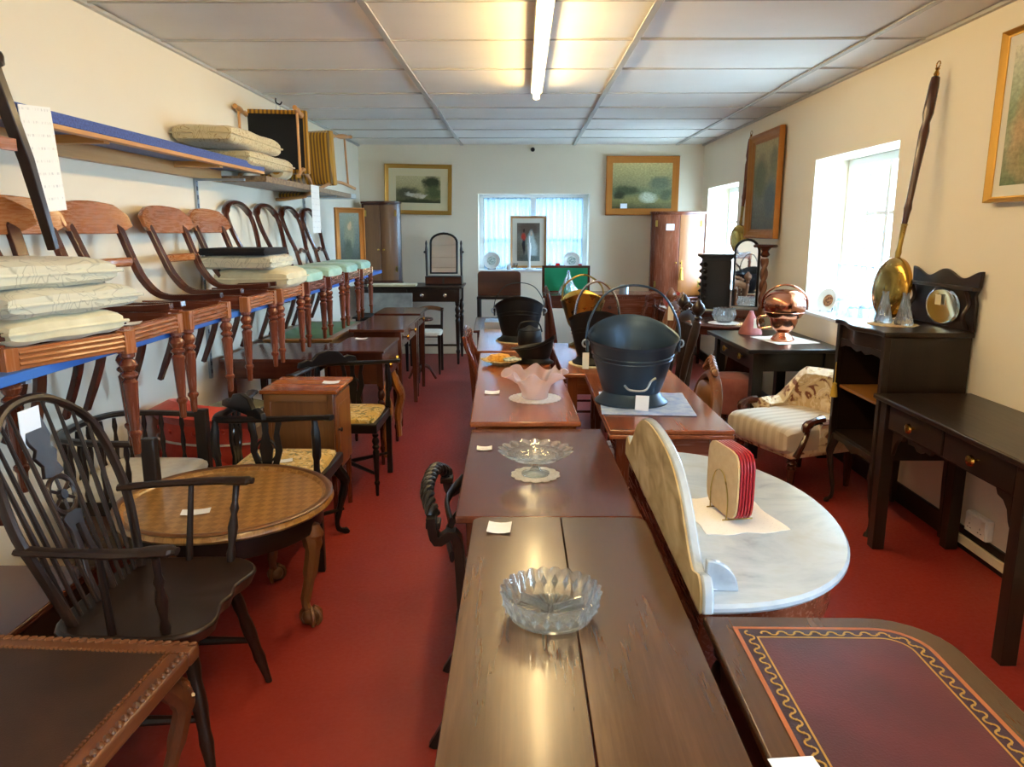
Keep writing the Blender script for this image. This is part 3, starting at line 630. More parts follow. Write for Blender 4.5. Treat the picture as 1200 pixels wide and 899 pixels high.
def bucket(name, label, loc, rz, mat, hgt, r0, r1, tall=.05, sq=1.0, handle=True, group=None, foot=.055, swing=.0, hh=None, band=True, hr=.006):
    """oval coal scuttle: flared foot, tapering body, saddle rim, bail handle with lugs"""
    t = thing(name, label, 'coal scuttle', loc, rz, group)
    MB().lathe([(r0*1.28, 0), (r0*1.3, .008), (r0*1.12, foot*.5), (r0*.98, foot), (r0*.9, foot), (r0*1.05, foot*.4), (r0*1.2, .004)], 32, fn=lambda r, z, a, q: (r*cos(a), sq*r*sin(a), z), cap=False).build('foot_ring', mat, t)
    def fn(r, z, a, q):
        k = max(0, (z-foot)/(hgt-foot)); zz = z+k*k*(tall*max(0, sin(a))**1.5-.4*tall*max(0, -sin(a)))
        return (r*cos(a), sq*r*sin(a)*(1+.18*k*max(0, -sin(a))**3), zz)
    pr = [(.004, foot+.004)]
    for i in range(13):
        k = i/12; r = r0+(r1-r0)*k**.85
        pr.append((r, foot+(hgt-foot)*k))
    full = pr+[(r1+.006, hgt+.004), (r1+.004, hgt-.006)]+[(r-.006, z) for r, z in pr[::-1] if r > .02 and z < hgt-.008]
    MB().lathe(full, 40, fn=fn, cap=False).build('body', mat, t)
    if band:
        for k in (.62, .70):
            r = r0+(r1-r0)*k**.85+.001; z = foot+(hgt-foot)*k
            MB().tube([fn(r, z, 2*pi*i/40, 0) for i in range(40)], .0035, 6, closed=True).build('band', mat, t)
    if handle:
        H = hh or .25
        pts = smooth([(-r1-.012, 0, hgt-.03), (-r1*.97, swing*.3, hgt+H*.35), (-r1*.6, swing*.8, hgt+H*.85), (0, swing, hgt+H), (r1*.6, swing*.8, hgt+H*.85), (r1*.97, swing*.3, hgt+H*.35), (r1+.012, 0, hgt-.03)], 6)
        hd = MB().tube(pts, hr, 8, up=(0,1,0)).build('bail_handle', mat, t)
        for s in (-1, 1):
            MB().cbox((s*(r1+.005), 0, hgt-.04), (.012, .03, .05)).build('lug', mat, t, .003)
            MB().tube([(s*(r1+.012+.014*cos(a)), 0, hgt-.03+.016*sin(a)) for a in [2*pi*i/12 for i in range(12)]], .004, 6, closed=True, up=(0,1,0)).build('hook_ring', 'steel', hd)
    return t
# ================================================================ LEFT SIDE
G_bar = 'bar-back chairs hung along the lower shelf'; G_bal = 'balloon-back chairs hung along the lower shelf'
sh = thing('chair_shelf', 'long narrow blue shelf carrying the row of chairs by their seat rails', 'shelf', (XL, 0, 1.08))
MB().box(.24, .532, 1.55, 7.6, 0, .03).build('shelf_board', 'blue_board', sh, .003)
for y in (2.1, 4.6, 6.85):
    MB().tube([(.003, y, -.12), (.01, y, -.12), (.25, y, -.012), (.50, y, -.004)], (.012, .006), 4, up=(0,1,0)).build('bracket', 'steel', sh)
    MB().box(.002, .52, y-.012, y+.012, -.012, 0).build('bracket_arm', 'steel', sh)
for k, y in enumerate((4.56, 6.80)):
    u = thing('shelf_upright', ('slotted steel shelf upright on the left wall behind the plain-topped chairs', 'slotted steel shelf upright on the left wall behind the mint seats')[k], 'shelf upright', (XL+.002, y, .6), 0, 'shelf uprights')
    MB().box(0, .014, -.016, .016, 0, 1.24).build('channel', 'steel', u)
    mb = MB()
    for q in range(24): mb.box(.0141, .0152, -.008, -.003, .03+q*.05, .055+q*.05); mb.box(.0141, .0152, .003, .008, .03+q*.05, .055+q*.05)
    tag(mb.build('slots', 'dark_dot', u), kind='stuff')
FX, BZ = -1.58, .75
bar_chair('bar-back mahogany chair nearest the viewer on the shelf, turned, with three cushions on it', (-1.57, 2.33, BZ), RD(70), G_bar)
bar_chair('bar-back chair at the very left edge of the view, its crest turned to the room', (-1.61, 1.69, .69), RD(4), G_bar)
c0 = bar_chair('open-seated bar-back chair on the shelf with a white card on its rail', (FX, 2.76, BZ), pi/2, G_bar)
dup(c0, (FX, 3.27, BZ), None, 'open-seated bar-back chair on the shelf, third from the viewer')
dup(c0, (FX, 3.935, BZ), None, 'open-seated bar-back chair on the shelf, fourth from the viewer, in front of the slotted upright')
dup(c0, (FX, 4.47, BZ), None, 'last bar-back chair on the shelf, with stacked cushions and a dark pad on its seat')
b0 = balloon_chair('balloon-back chair with a mint seat, right beside the cushion-loaded bar-back chair', (FX, 5.05, BZ), pi/2, G_bal)
dup(b0, (FX, 5.615, BZ), None, 'balloon-back chair with a mint seat, second of the four on the shelf')
dup(b0, (FX, 6.17, BZ), None, 'balloon-back chair with a mint seat, third of the four on the shelf')
dup(b0, (FX, 6.72, BZ), None, 'balloon-back chair with a mint seat at the far end of the shelf')
zs = BZ+.43
G_c = 'loose cushions on the chair shelf'
cushion('seat_cushion', 'plain cream squab cushion lying lowest on the nearest shelf chair', (-1.545, 2.32, zs-.012), RD(70), .41, .39, .085, 'cream_cloth', G_c)
cushion('seat_cushion', 'leaf-print cushion in the middle of the pile on the nearest shelf chair', (-1.56, 2.34, zs+.068), RD(74), .50, .46, .085, 'cream_leaf', G_c)
cushion('seat_cushion', 'leaf-print cushion on top of the pile on the nearest shelf chair', (-1.60, 2.30, zs+.148), RD(68), .50, .46, .09, 'cream_leaf', G_c)
cushion('seat_cushion', 'plump cream cushion lying lowest on the last bar-back chair', (-1.54, 4.47, zs-.012), pi/2, .43, .44, .12, 'cream_cloth', G_c)
cushion('seat_cushion', 'scroll-print box cushion on the last bar-back chair of the shelf', (-1.60, 4.42, zs+.105), pi/2, .44, .42, .075, 'cream_leaf', G_c, p=14)
single(MB().pillow(.42, .40, .04, None, 8, 16, edge=.8), 'seat_board', 'black_cloth', 'flat dark upholstered seat board topping the cushions on the last bar-back chair', 'seat board', (-1.61, 4.40, zs+.202), pi/2)
card('white price card lying on the rail of the second shelf chair', (-1.40, 2.60, BZ+.427), RD(20), .12, .09, 1)
card('lilac-white price card under the first mint seat', (-1.352, 5.30, BZ+.33), 0, .004, .09); card('white price card hanging under the last mint seats', (-1.352, 6.44, BZ+.33), 0, .004, .09)
# stool perched on top at the frame edge
st = thing('splayed_stool', 'dark splay-legged stool perched on the cushions at the viewer end of the shelf', 'stool', (-1.62, 2.17, 1.44))
MB().prism([(.16*cos(a)*1.1, .16*sin(a)) for a in [2*pi*i/20 for i in range(20)]], .52, .55).build('seat', 'oak_dark', st, .005)
for sx in (-1, 1):
    for sy in (-1, 1): MB().tube([(sx*.10, sy*.09, .53), (sx*.12, sy*.17, .27), (sx*.13, sy*.235, 0)], [(.02, .017), (.018, .015), (.014, .012)], 4, up=(0,1,0)).build('leg', 'oak_dark', st, .003)
for sx in (-1, 1): MB().box(sx*.115-.008, sx*.115+.008, -.13, .13, .29, .325).build('stretcher', 'rail', st)
# upper shelf
us = thing('upper_shelf', 'wooden upper shelf edged with blue carpet along the left wall', 'shelf', (XL, 0, 0))
MB().box(.0, .315, 1.5, 4.86, 1.868, 1.878).build('deck', 'blue_carpet', us)
MB().box(.305, .325, 1.5, 4.86, 1.862, 1.902).build('carpet_edge', 'blue_carpet', us, .003)
MB().box(.285, .323, 1.5, 4.86, 1.845, 1.862).build('front_batten', 'pine', us, .002)
MB().box(.003, .05, 1.5, 4.86, 1.80, 1.868).build('rear_batten', 'pine', us, .003)
for y in (1.9, 3.05, 4.2): MB().box(.05, .30, y, y+.045, 1.835, 1.868).build('cross_batten', 'pine', us, .002)
us2 = thing('end_shelf', 'mottled brown upper shelf board beyond the blue one with a wrapped far end', 'shelf', (XL, 0, 0))
MB().box(.0, .325, 4.88, 7.45, 1.80, 1.838).build('board', 'mottled', us2, .003)
MB().box(-.0, .330, 7.28, 7.47, 1.797, 1.842).build('plastic_wrap', 'plastic', us2, .004)
for y in (4.56, 6.8):
    MB().box(.016, .30, y-.012, y+.012, 1.786, 1.80).build('bracket', 'steel', us2)
s1 = MB().box(0, .003, -.0, .17, -.34, 0); single(s1, 'notice_sheet', 'print', 'long printed paper notice hanging from the blue upper shelf', 'notice', (XL+.33, 2.50, 1.895)).rotation_euler = (RD(5), 0, 0)
single(MB().box(0, .002, 0, .23, -.36, 0), 'notice_sheet', 'print', 'narrow white printed notice hanging from the far shelf board', 'notice', (XL+.334, 5.86, 1.84))
cushion('bolster_cushion', 'brown scroll-print box cushion lying on the upper shelf, upper one', (-1.76, 4.72, 1.975), pi/2, .92, .34, .10, 'scroll_print', 'cushions on the upper shelf', p=12)
cushion('bolster_cushion', 'brown scroll-print box cushion lying on the upper shelf under the other', (-1.76, 4.98, 1.88), pi/2, .90, .34, .09, 'scroll_print', 'cushions on the upper shelf', p=12)
rl = thing('fringed_roll', 'small cream and yellow rolled bolster at the end of the shelf cushions', 'bolster', (-1.66, 5.33, 1.842))
MB().lathe([(.01, -.10), (.05, -.10), (.056, -.07), (.056, .07), (.05, .10), (.01, .10)], 16, T(0, 0, .056, 0, pi/2)).build('cover', 'cream_cloth', rl)
for s in (-1, 1): MB().lathe([(.02, 0), (.03, .008), (.012, .016)], 12, T(0, s*.10, .056, 0, -s*pi/2)).build('end_button', 'yellow_wool', rl)
def gilt_chair(label, loc, rot, under):
    t = thing('gilt_side_chair', label, 'chair', loc); t.rotation_euler = rot
    w, d, zs = .46, .44, .44
    MB().box(-w/2, w/2, -d/2, d/2, zs-.06, zs).build('seat_frame', 'yellow_stripe', t, .01)
    MB().box(-w/2+.03, w/2-.03, -d/2+.03, d/2-.03, zs-.064, zs-.058).build('underside', 'black_cloth', t)
    MB().pillow(w, d, .09, T(0,0,zs), 10, 8).build('seat_pad', 'yellow_stripe', t)
    for sx in (-1, 1):
        MB().lathe([(r*.8, q*.40) for r, q in FIN], 10, T(sx*.19, -.18)).build('leg', 'gilt_wood', t)
        MB().tube(smooth([(sx*.19, .26, 0), (sx*.19, .20, .25), (sx*.19, .19, .45)], 4), .014, 8, up=(1,0,0)).build('leg', 'gilt_wood', t)
        MB().tube(smooth([(sx*.19, .20, .44), (sx*.20, .24, .66), (sx*.19, .29, .90)], 4), .014, 8, up=(1,0,0)).build('stile', 'gilt_wood', t)
    MB().tube(smooth([(-.21, .285, .87), (-.10, .30, .935), (0, .305, .95), (.10, .30, .935), (.21, .285, .87)], 5), (.022, .014), 8, up=(0,1,0)).build('crest_rail', 'gilt_wood', t)
    MB().pillow(.34, .34, .06, T(0, .255, .72, 0, RD(80)), 10, 8).build('back_pad', 'yellow_stripe', t)
    for s in (-1, 1): MB().tube([(s*.19, -.18, .12), (s*.19, .24, .12)], .009, 8).build('stretcher', 'gilt_wood', t)
    return t
gilt_chair('gilt chair lying on its back on the upper shelf, black underside toward the room', (-1.70, 5.20, 2.12), (RD(-90), 0, RD(10)), 1)
gilt_chair('gold-striped gilt chair tipped over at the far end of the upper shelf', (-1.69, 6.95, 2.125), (RD(-95), 0, RD(165)), 0)

# Windsor wheel-back
w = thing('windsor_armchair', 'dark wheel-back Windsor armchair with a bow back, front left', 'armchair', (-1.07, 2.05, 0), pi/2)
seat = smooth([(-.22, .19, 0), (-.255, .02, 0), (-.25, -.15, 0), (-.17, -.225, 0), (-.06, -.205, 0), (0, -.215, 0), (.06, -.205, 0), (.17, -.225, 0), (.25, -.15, 0), (.255, .02, 0), (.22, .19, 0), (0, .22, 0)], 4, True)
mb = MB(); n = len(seat); vs = []
for k, dz in ((1, -.045), (1, -.008), (.97, 0), (.6, -.012), (.25, -.014)): vs += [(p.x*k*(0.93 if dz < -.04 else 1), p.y*k*(.93 if dz < -.04 else 1), .445+dz) for p in seat]
mb.add(vs, [(j*n+i, j*n+(i+1) % n, (j+1)*n+(i+1) % n, (j+1)*n+i) for j in range(4) for i in range(n)]+[tuple(range(n))[::-1], tuple(4*n+i for i in range(n))]).build('seat', 'oak_dark', w, .003)
hp_ = [(.185, .155, .44), (.235, .195, .62), (.255, .235, .75), (.225, .285, .91), (.12, .33, 1.005), (0, .342, 1.03)]
hoop = smooth([(-x, y, z) for x, y, z in hp_]+[(x, y, z) for x, y, z in hp_[-2::-1]], 5)
MB().tube(hoop, (.013, .016), 8, up=(0,1,0)).build('bow', 'oak_dark', w)
def hoopz(x):
    return sorted(hoop, key=lambda p: abs(p.x-x)+(0 if p.z > .7 else 9))[0]
for s in (-1, 1):
    for k, (xb, xt) in enumerate(((.05, .075), (.09, .125), (.13, .175), (.165, .215))):
        p = hoopz(s*xt); q = V((s*xb, .165, .44)); m_ = q.lerp(V((s*xt, p.y, p.z)), .5)
        MB().tube([q, m_, (s*xt, p.y, p.z)], [.006, .008, .005], 8, up=(0,1,0)).build('spindle', 'oak_dark', w)
    arm = smooth([(s*.245, .235, .685), (s*.27, .10, .69), (s*.285, -.05, .695), (s*.275, -.155, .70), (s*.275, -.195, .70)], 5)
    MB().tube(arm, [(.022, .011), (.020, .011), (.022, .012), (.029, .013), (.016, .010)], 8).build('arm', 'oak_dark', w)
    MB().lathe([(r*.78, q*.25) for r, q in [(.016,0),(.02,.1),(.013,.2),(.022,.45),(.013,.62),(.02,.7),(.013,.78),(.014,1)]], 12, M.Translation((s*.225, -.12, .44)) @ M.Rotation(s*RD(12), 4, 'Y') @ M.Rotation(RD(4), 4, 'X')).build('arm_post', 'oak_dark', w)
    MB().tube([(s*.235, .02, .44), (s*.275, .01, .685)], [.012, .009], 8, up=(0,1,0)).build('arm_spindle', 'oak_dark', w)
    for sy in (-1, 1):
        f = V((s*.235, sy*.215-.0, 0)); tp = V((s*.155, sy*.14, .41)); N_ = 12
        MB().tube([tp.lerp(f, i/N_) for i in range(N_+1)], [.013, .016, .020, .021, .017, .021, .022, .019, .017, .020, .016, .013, .011], 10, up=(0,1,0)).build('leg', 'oak_dark', w)
    MB().tube([(s*.205, -.175, .17), (s*.208, 0, .165), (s*.205, .175, .17)], [.010, .016, .010], 8).build('stretcher', 'oak_dark', w)
MB().tube([(-.205, 0, .165), (0, 0, .165), (.205, 0, .165)], [.009, .015, .009], 8).build('stretcher', 'oak_dark', w)
A = M.Translation((0, .165, .44)) @ M.Rotation(RD(-17), 4, 'X')      # splat plane, local z up
def spl(mb, pts, th=.012): return mb.prism([(x, z) for x, z in pts], -th/2, th/2, A @ M.Rotation(pi/2, 4, 'X'))
sp = spl(MB(), [(-.045,.0), (-.03,.0), (-.028,.10), (-.010,.16), (-.008,.23), (.008,.23), (.010,.16), (.028,.10), (.03,0), (.045,0), (.048,.10), (.035,.16), (.032,.22), (.045,.262), (.02,.272), (-.02,.272), (-.045,.262), (-.032,.22), (-.035,.16), (-.048,.10)]).build('splat', 'oak_dark', w, .002)
spl(MB(), [(-.045,.388), (0,.376), (.045,.388), (.03,.42), (.05,.45), (.032,.47), (.05,.50), (.042,.565), (-.042,.565), (-.05,.50), (-.032,.47), (-.05,.45), (-.03,.42)]).build('splat_top', 'oak_dark', w, .002)
MB().tube([A @ V((.056*cos(a), 0, .325+.056*sin(a))) for a in [2*pi*i/24 for i in range(24)]], (.009, .007), 6, closed=True, up=(0,1,0)).build('wheel', 'oak_dark', w)
for i in range(6):
    a = pi*i/3+.5; MB().tube([A @ V((0, 0, .325)), A @ V((.053*cos(a), 0, .325+.053*sin(a)))], (.005, .005), 6, up=(0,1,0)).build('wheel_spoke', 'oak_dark', w)
MB().lathe([(.015, -.008), (.015, .008)], 12, A @ T(0, 0, .325, 0, pi/2)).build('wheel_hub', 'oak_dark', w)
single(MB().box(-.045, .045, -.002, .0, -.11, 0), 'price_card', 'paper', 'white price card hanging on the bow of the Windsor chair', 'price card', (-1.385, 2.03, 1.01), pi/2, 'price cards')

# carved stool with leather top
cs = thing('carved_stool', 'low oak table with a carved border and brown leather top, front left corner', 'stool', (-1.135, 1.37, 0), RD(-3))
hw, hd, zt = .29, .39, .47
MB().box(-hw+.05, hw-.05, -hd+.05, hd-.05, zt-.02, zt-.006).build('leather_panel', 'leather_brown', cs, .004)
for i, (x0, x1, y0, y1) in enumerate(((-hw, hw, hd-.055, hd), (-hw, hw, -hd, -hd+.055), (-hw, -hw+.055, -hd+.055, hd-.055), (hw-.055, hw, -hd+.055, hd-.055))):
    r = MB().box(x0, x1, y0, y1, zt-.045, zt-.004).build('border_rail', 'carved', cs, .008)
    mb = MB(); L = (x1-x0) if i < 2 else (y1-y0); n = int(L/.022)
    for k in range(n):
        u = -L/2+(k+.5)*L/n
        if i < 2: c = (u, (y0+y1)/2 + (.013 if i == 0 else -.013)); an = .6
        else: c = ((x0+x1)/2+(.013 if i == 3 else -.013), u); an = 2.2
        mb.lathe([(.0, -.013), (.006, -.009), (.008, 0), (.006, .009), (.0, .013)], 6, M.Translation((c[0], c[1], zt-.004)) @ M.Rotation(an, 4, 'Z') @ M.Rotation(pi/2, 4, 'Y'), cap=False)
    tag(mb.build('rope_carving', 'carved', r), kind='stuff')
    mb = MB(); m = int(L/.012)
    for k in range(m):
        u = -L/2+(k+.5)*L/m; q = (u, (y0 if i == 0 else y1)) if i < 2 else ((x1 if i == 2 else x0), u)
        mb.box(q[0]-.0035, q[0]+.0035, q[1]-.0035, q[1]+.0035, zt-.006, zt-.001)
    tag(mb.build('nail_edging', 'carved', r), kind='stuff')
for sx in (-1, 1):
    for sy in (-1, 1):
        l = leg_mb('cabriole', sx*(hw-.075), sy*(hd-.075), zt-.045, .026, sx, sy).build('leg', 'carved', cs)
        for k in range(4): MB().tube(smooth([(sx*(hw-.045+.012*k), sy*(hd-.05+.004*k), .40-.02*k), (sx*(hw-.03), sy*(hd-.02), .36-.02*k), (sx*(hw-.02-.006*k), sy*(hd-.03), .32-.02*k)], 3), .006, 6).build('knee_carving', 'carved', l)
    MB().box(sx*(hw-.075)-.010, sx*(hw-.075)+.010, -hd+.1, hd-.1, zt-.11, zt-.045).build('apron', 'carved', cs, .003)
for sy in (-1, 1): MB().box(-hw+.1, hw-.1, sy*(hd-.075)-.010, sy*(hd-.075)+.010, zt-.11, zt-.045).build('apron', 'carved', cs, .003)

# round parquetry table on ball-and-claw legs
rt = thing('round_table', 'low round parquetry table on ball and claw legs beside the Windsor chair', 'table', (-1.13, 2.72, 0), RD(-10))
MB().lathe([(.0, .488), (.355, .488), (.362, .497), (.372, .503), (.384, .503), (.396, .492), (.400, .480), (.392, .470), (.380, .466), (.0, .466)], 64, cap=False).build('tabletop', 'parquet', rt)
MB().tube([(.383*cos(a), .383*sin(a), .502) for a in [2*pi*i/64 for i in range(64)]], (.014, .006), 8, closed=True).build('moulded_rim', 'walnut', rt)
MB().lathe([(.352, .385), (.356, .40), (.352, .466), (.335, .466), (.335, .385)], 56, cap=False).build('apron', 'oak_dark', rt)
for k in range(4):
    a = k*pi/2; sx, sy = cos(a), sin(a)
    leg_mb('ballclaw', .30*sx, .30*sy, .45, .027, sx, sy).build('leg', 'walnut', rt)
    claw_foot(.30*sx, .30*sy, .45, .027, sx, sy, rt, 'walnut')
    MB().lathe([(.0, -.05), (.02, -.04), (.036, 0), (.02, .04), (.0, .05)], 10, M.Translation((.352*sx, .352*sy, .375)), cap=False).build('knee_carving', 'carved', rt)
card('white price card on the round parquetry table', (-1.19, 2.58, .489), RD(15), .10, .055, 1)

# ivory-seated spindle armchair
ia = thing('spindle_armchair', 'low dark tub armchair with turned spindles and an ivory seat behind the Windsor chair', 'armchair', (-1.68, 3.13, 0), pi/2)
MB().pillow(.50, .44, .085, T(0, 0, .425), 12, 8).build('seat_pad', 'white_seat', ia)
MB().box(-.25, .25, -.22, .22, .35, .41).build('seat_frame', 'oak_dark', ia, .006)
pl = smooth([(-.25, -.17, .66), (-.26, .05, .665), (-.20, .20, .67), (0, .235, .675), (.20, .20, .67), (.26, .05, .665), (.25, -.17, .66)], 5)
MB().tube(pl, (.022, .014), 8).build('arm_rail', 'oak_dark', ia)
for i in range(2, len(pl)-2, 2):
    p = pl[i]; MB().lathe([(.008,0),(.013,.03),(.007,.06),(.012,.12),(.007,.17),(.012,.20),(.008,.24)], 8, M.Translation((p.x*.97, p.y*.97, .415))).build('spindle', 'oak_dark', ia)
for s in (-1, 1):
    MB().box(s*.25-.022, s*.25+.022, -.215, -.16, .38, .685).build('arm_post', 'oak_dark', ia, .004)
    leg_mb('turned', s*.21, -.18, .36, .024).build('leg', 'oak_dark', ia); leg_mb('square', s*.20, .18, .36, .018).build('leg', 'oak_dark', ia)
# red buttoned chair
rc = thing('red_chair', 'red velvet buttoned low chair under the chair shelf', 'armchair', (-1.62, 3.80, 0), RD(150))
MB().box(-.25, .25, -.24, .22, .17, .27).build('seat_frame', 'red_velvet', rc, .03)
MB().pillow(.50, .46, .17, T(0, -.01, .31), 12, 8).build('seat_pad', 'red_velvet', rc)
horseshoe(.27, .25, .11, lambda u: .29+.05*sin(pi*u), .27, RD(-5), RD(185), 24, None, .05).build('tub_back', 'red_velvet', rc)
MB().tube([(.285*cos(a), .265*sin(a), .44+.03*sin(a)) for a in [RD(-5+190*i/24) for i in range(25)]], .006, 6).build('piping', 'white_seat', rc)
for a in (30, 60, 90, 120, 150):
    MB().lathe([(.0, 0), (.012, .002), (.008, .008), (.0, .009)], 10, T(.272*cos(RD(a)), .252*sin(RD(a)), .52, RD(a)-pi/2, -pi/2), cap=False).build('button', 'red_velvet', rc)
for sx in (-1, 1):
    for sy in (-1, 1): leg_mb('turned', sx*.20, sy*.19-.01, .18, .022).build('leg', 'mahogany', rc)
# small round tilt table
sr = thing('small_round_table', 'small round greyish occasional table behind the red chair', 'table', (-1.66, 4.25, 0))
MB().lathe([(.0,.485), (.15,.485), (.165,.49), (.168,.50), (.155,.505), (.15,.50), (0,.50)], 40, cap=False).build('tabletop', 'grey_oak', sr)
MB().lathe([(.016,.06), (.03,.09), (.018,.14), (.022,.25), (.034,.33), (.018,.40), (.03,.46), (.05,.485)], 16).build('column', 'mahogany', sr)
for k in range(3): a = k*2.094; MB().tube(smooth([(.01*cos(a), .01*sin(a), .12), (.09*cos(a), .09*sin(a), .10), (.17*cos(a), .17*sin(a), .012)], 4), [(.014, .02), (.012, .012)], 6).build('leg', 'mahogany', sr)

# corner chairs
def corner_chair(label, loc, rz, splats, cab):
    t = thing('corner_chair', label, 'chair', loc, rz, 'corner chairs with yellow seats'); m = 'ebonised'; q = .215
    MB().box(-q-.01, q+.01, -q-.01, q+.01, .37, .425).build('seat_frame', m, t, .006)
    MB().pillow(.42, .42, .055, T(0, 0, .428), 10, 10).build('seat_pad', 'yellow_floral', t)
    for sx, sy in ((-1,-1), (-1,1), (1,1)):
        lg = leg_mb('block', sx*q, sy*q, .37, .016).build('leg', m, t, .003)
        MB().tube(smooth([(sx*q, sy*q, .42), (sx*q, sy*q, .50), (sx*(q+.006), sy*(q+.006), .58), (sx*q, sy*q, .70)], 4), [.018, .014, .020, .014], 8, up=(0,1,0)).build('arm_post', m, t)
    if cab: leg_mb('cabriole', q-.02, -q+.02, .37, .022, 1, -1).build('leg', m, t)
    else: leg_mb('turned', q, -q, .37, .018).build('leg', m, t)
    arm = smooth([(-q-.015, -q-.08, .712), (-q-.005, -q, .71), (-q, 0, .70), (-q+.0, q-.04, .70), (-q+.04, q, .70), (0, q, .70), (q, q+.005, .71), (q+.08, q+.015, .712)], 5)
    MB().tube(arm, [(.030, .013), (.022, .012), (.022, .014), (.026, .018), (.026, .018), (.022, .014), (.022, .012), (.030, .013)], 8).build('arm_rail', m, t)
    cr = [(-.20, 0), (-.19, .03), (-.14, .045), (-.11, .035), (-.07, .075), (0, .088), (.07, .075), (.11, .035), (.14, .045), (.19, .03), (.20, 0)]
    MB().prism(cr, -.012, .012, M.Translation((-q+.09, q-.09, .708)) @ M.Rotation(RD(45), 4, 'Z') @ M.Rotation(pi/2, 4, 'X')).build('crest', m, t, .004)
    for base, ang in (((-q, 0), pi/2), ((0, q), 0)):
        F = M.Translation((base[0], base[1], .42)) @ M.Rotation(ang, 4, 'Z') @ M.Rotation(pi/2, 4, 'X')
        sp = MB().prism([(-.06,0), (-.045,.06), (-.07,.14), (-.06,.22), (-.075,.28), (-.05,.28), (-.035,.2), (-.045,.14), (-.02,.07), (-.02,0)], -.006, .006, F).build('splat', m, t, .002)
        MB().prism([(.06,0), (.045,.06), (.07,.14), (.06,.22), (.075,.28), (.05,.28), (.035,.2), (.045,.14), (.02,.07), (.02,0)], -.006, .006, F).build('splat', m, t, .002)
        MB().prism([(-.012,.0), (-.02,.08), (-.03,.15), (-.012,.22), (-.015,.28), (.015,.28), (.012,.22), (.03,.15), (.02,.08), (.012,0)], -.006, .006, F).build('splat', m, t, .002)
        MB().tube([F @ V((.045*cos(a), .14+.05*sin(a), 0)) for a in [2*pi*i/20 for i in range(20)]], .006, 6, closed=True).build('splat_ring', m, t)
    for (ax, ay, bx, by) in ((-q,-q,q,q), (-q,q,q,-q)): MB().tube([(ax, ay, .13), (0, 0, .135), (bx, by, .13)], [.009, .014, .009], 8).build('stretcher', m, t)
    return t
corner_chair('dark corner armchair with a yellow seat beside the round table', (-1.11, 3.345, 0), pi/2, 3, True)
corner_chair('dark corner armchair with a yellow floral seat behind the bedside cupboard', (-1.045, 4.32, 0), 0, 3, False)
card('white price card on the seat of the corner chair by the round table', (-1.10, 3.30, .458), .3, .09, .05, 1)
# bedside cupboard
pc = thing('bedside_cupboard', 'golden mahogany bedside cupboard with one panelled door on tall legs', 'cupboard', (-1.12, 3.84, 0))
MB().box(-.195, .195, -.185, .185, .695, .715).build('top', 'mahogany_gold', pc, .004)
MB().box(-.178, .170, -.170, .170, .265, .695).build('carcase', 'walnut', pc, .003)
for z0, z1, x0, x1 in ((.265, .31, -.15, .15), (.655, .693, -.15, .15), (.265, .693, -.178, -.145), (.265, .693, .14, .172)): MB().box(x0, x1, -.178, -.169, z0, z1).build('side_frame', 'walnut', pc, .002)
d = MB().box(.170, .180, -.155, .155, .29, .675).build('door', 'satin_gold', pc, .003)
MB().box(.1795, .1835, -.10, .10, .34, .625).build('door_panel', 'satin_gold', d, .003)
MB().lathe([(.006,0),(.006,.01),(.012,.014),(.010,.022),(.0,.024)], 12, T(.180, -.125, .50, 0, 0, pi/2)).build('knob', 'oak_dark', d)
for sx in (-1, 1):
    for sy in (-1, 1): leg_mb('square', sx*.158, sy*.155, .695, .016).build('leg', 'mahogany', pc, .002)
card('white price card on the bedside cupboard', (-1.0, 3.85, .716), .1, .085, .07, 1)

# tables and desks under the shelf, further back
table('side_table', 'long dark glossy side table under the mint chairs, nearest of the wall tables', (-1.56, 4.83, 0), 0, .58, .68, .73, 'mahogany_dark', 'square', .022, .02, ap=.11)
gt = table('writing_table', 'writing table with a green leather top under the mint chairs', (-1.61, 5.86, 0), 0, .50, 1.10, .735, 'oak', 'square', .022, .02, ap=.10)
MB().box(-.20, .20, -.49, .49, .734, .7365).build('leather_inset', 'green_leather', gt)
bd = table('work_table', 'dark mahogany work table with inlaid drawers beside the aisle', (-1.05, 4.97, 0), 0, .36, .62, .755, 'mahogany_dark', 'turned', .02, .018, ap=.20, drawers=[('r', -.26, .26)], knob='brass', over=.012)
MB().tube(smooth([(.135, -.20, .55), (.16, -.22, .45), (.19, -.25, .35), (.165, -.25, .22), (.17, -.26, .05)], 5), [(.022, .05), (.03, .06), (.03, .05), (.02, .035)], 8, up=(0,1,0)).build('scroll_support', 'burl', bd)
MB().tube(smooth([(.135, .20, .55), (.16, .22, .45), (.19, .25, .35), (.165, .25, .22), (.17, .26, .05)], 5), [(.022, .05), (.03, .06), (.03, .05), (.02, .035)], 8, up=(0,1,0)).build('scroll_support', 'burl', bd)
card('white price card on the dark work table', (-1.12, 5.18, .757), 0, .08, .06, 1)
table('drawer_table', 'reddish mahogany side table with a drawer end beside the aisle', (-1.10, 6.10, 0), 0, .42, .95, .765, 'table_red', 'square', .024, .022, ap=.14, drawers=[('r', -.40, -.02), ('r', .02, .40)])
table('side_table', 'dark polished side table beyond the drawer table on the left of the aisle', (-1.12, 6.98, 0), 0, .42, .55, .77, 'mahogany_dark', 'square', .022, .02, ap=.12, drawers=[('r', -.2, .2)])
tp = thing('tripod_table', 'small dark tripod table at the far end of the left row', 'table', (-1.02, 7.46, 0))
MB().lathe([(0,.62),(.13,.62),(.135,.63),(.13,.64),(0,.64)], 32, cap=False).build('tabletop', 'mahogany_dark', tp)
MB().lathe([(.018,.10),(.03,.14),(.018,.2),(.02,.4),(.03,.48),(.016,.56),(.04,.62)], 14).build('column', 'mahogany_dark', tp)
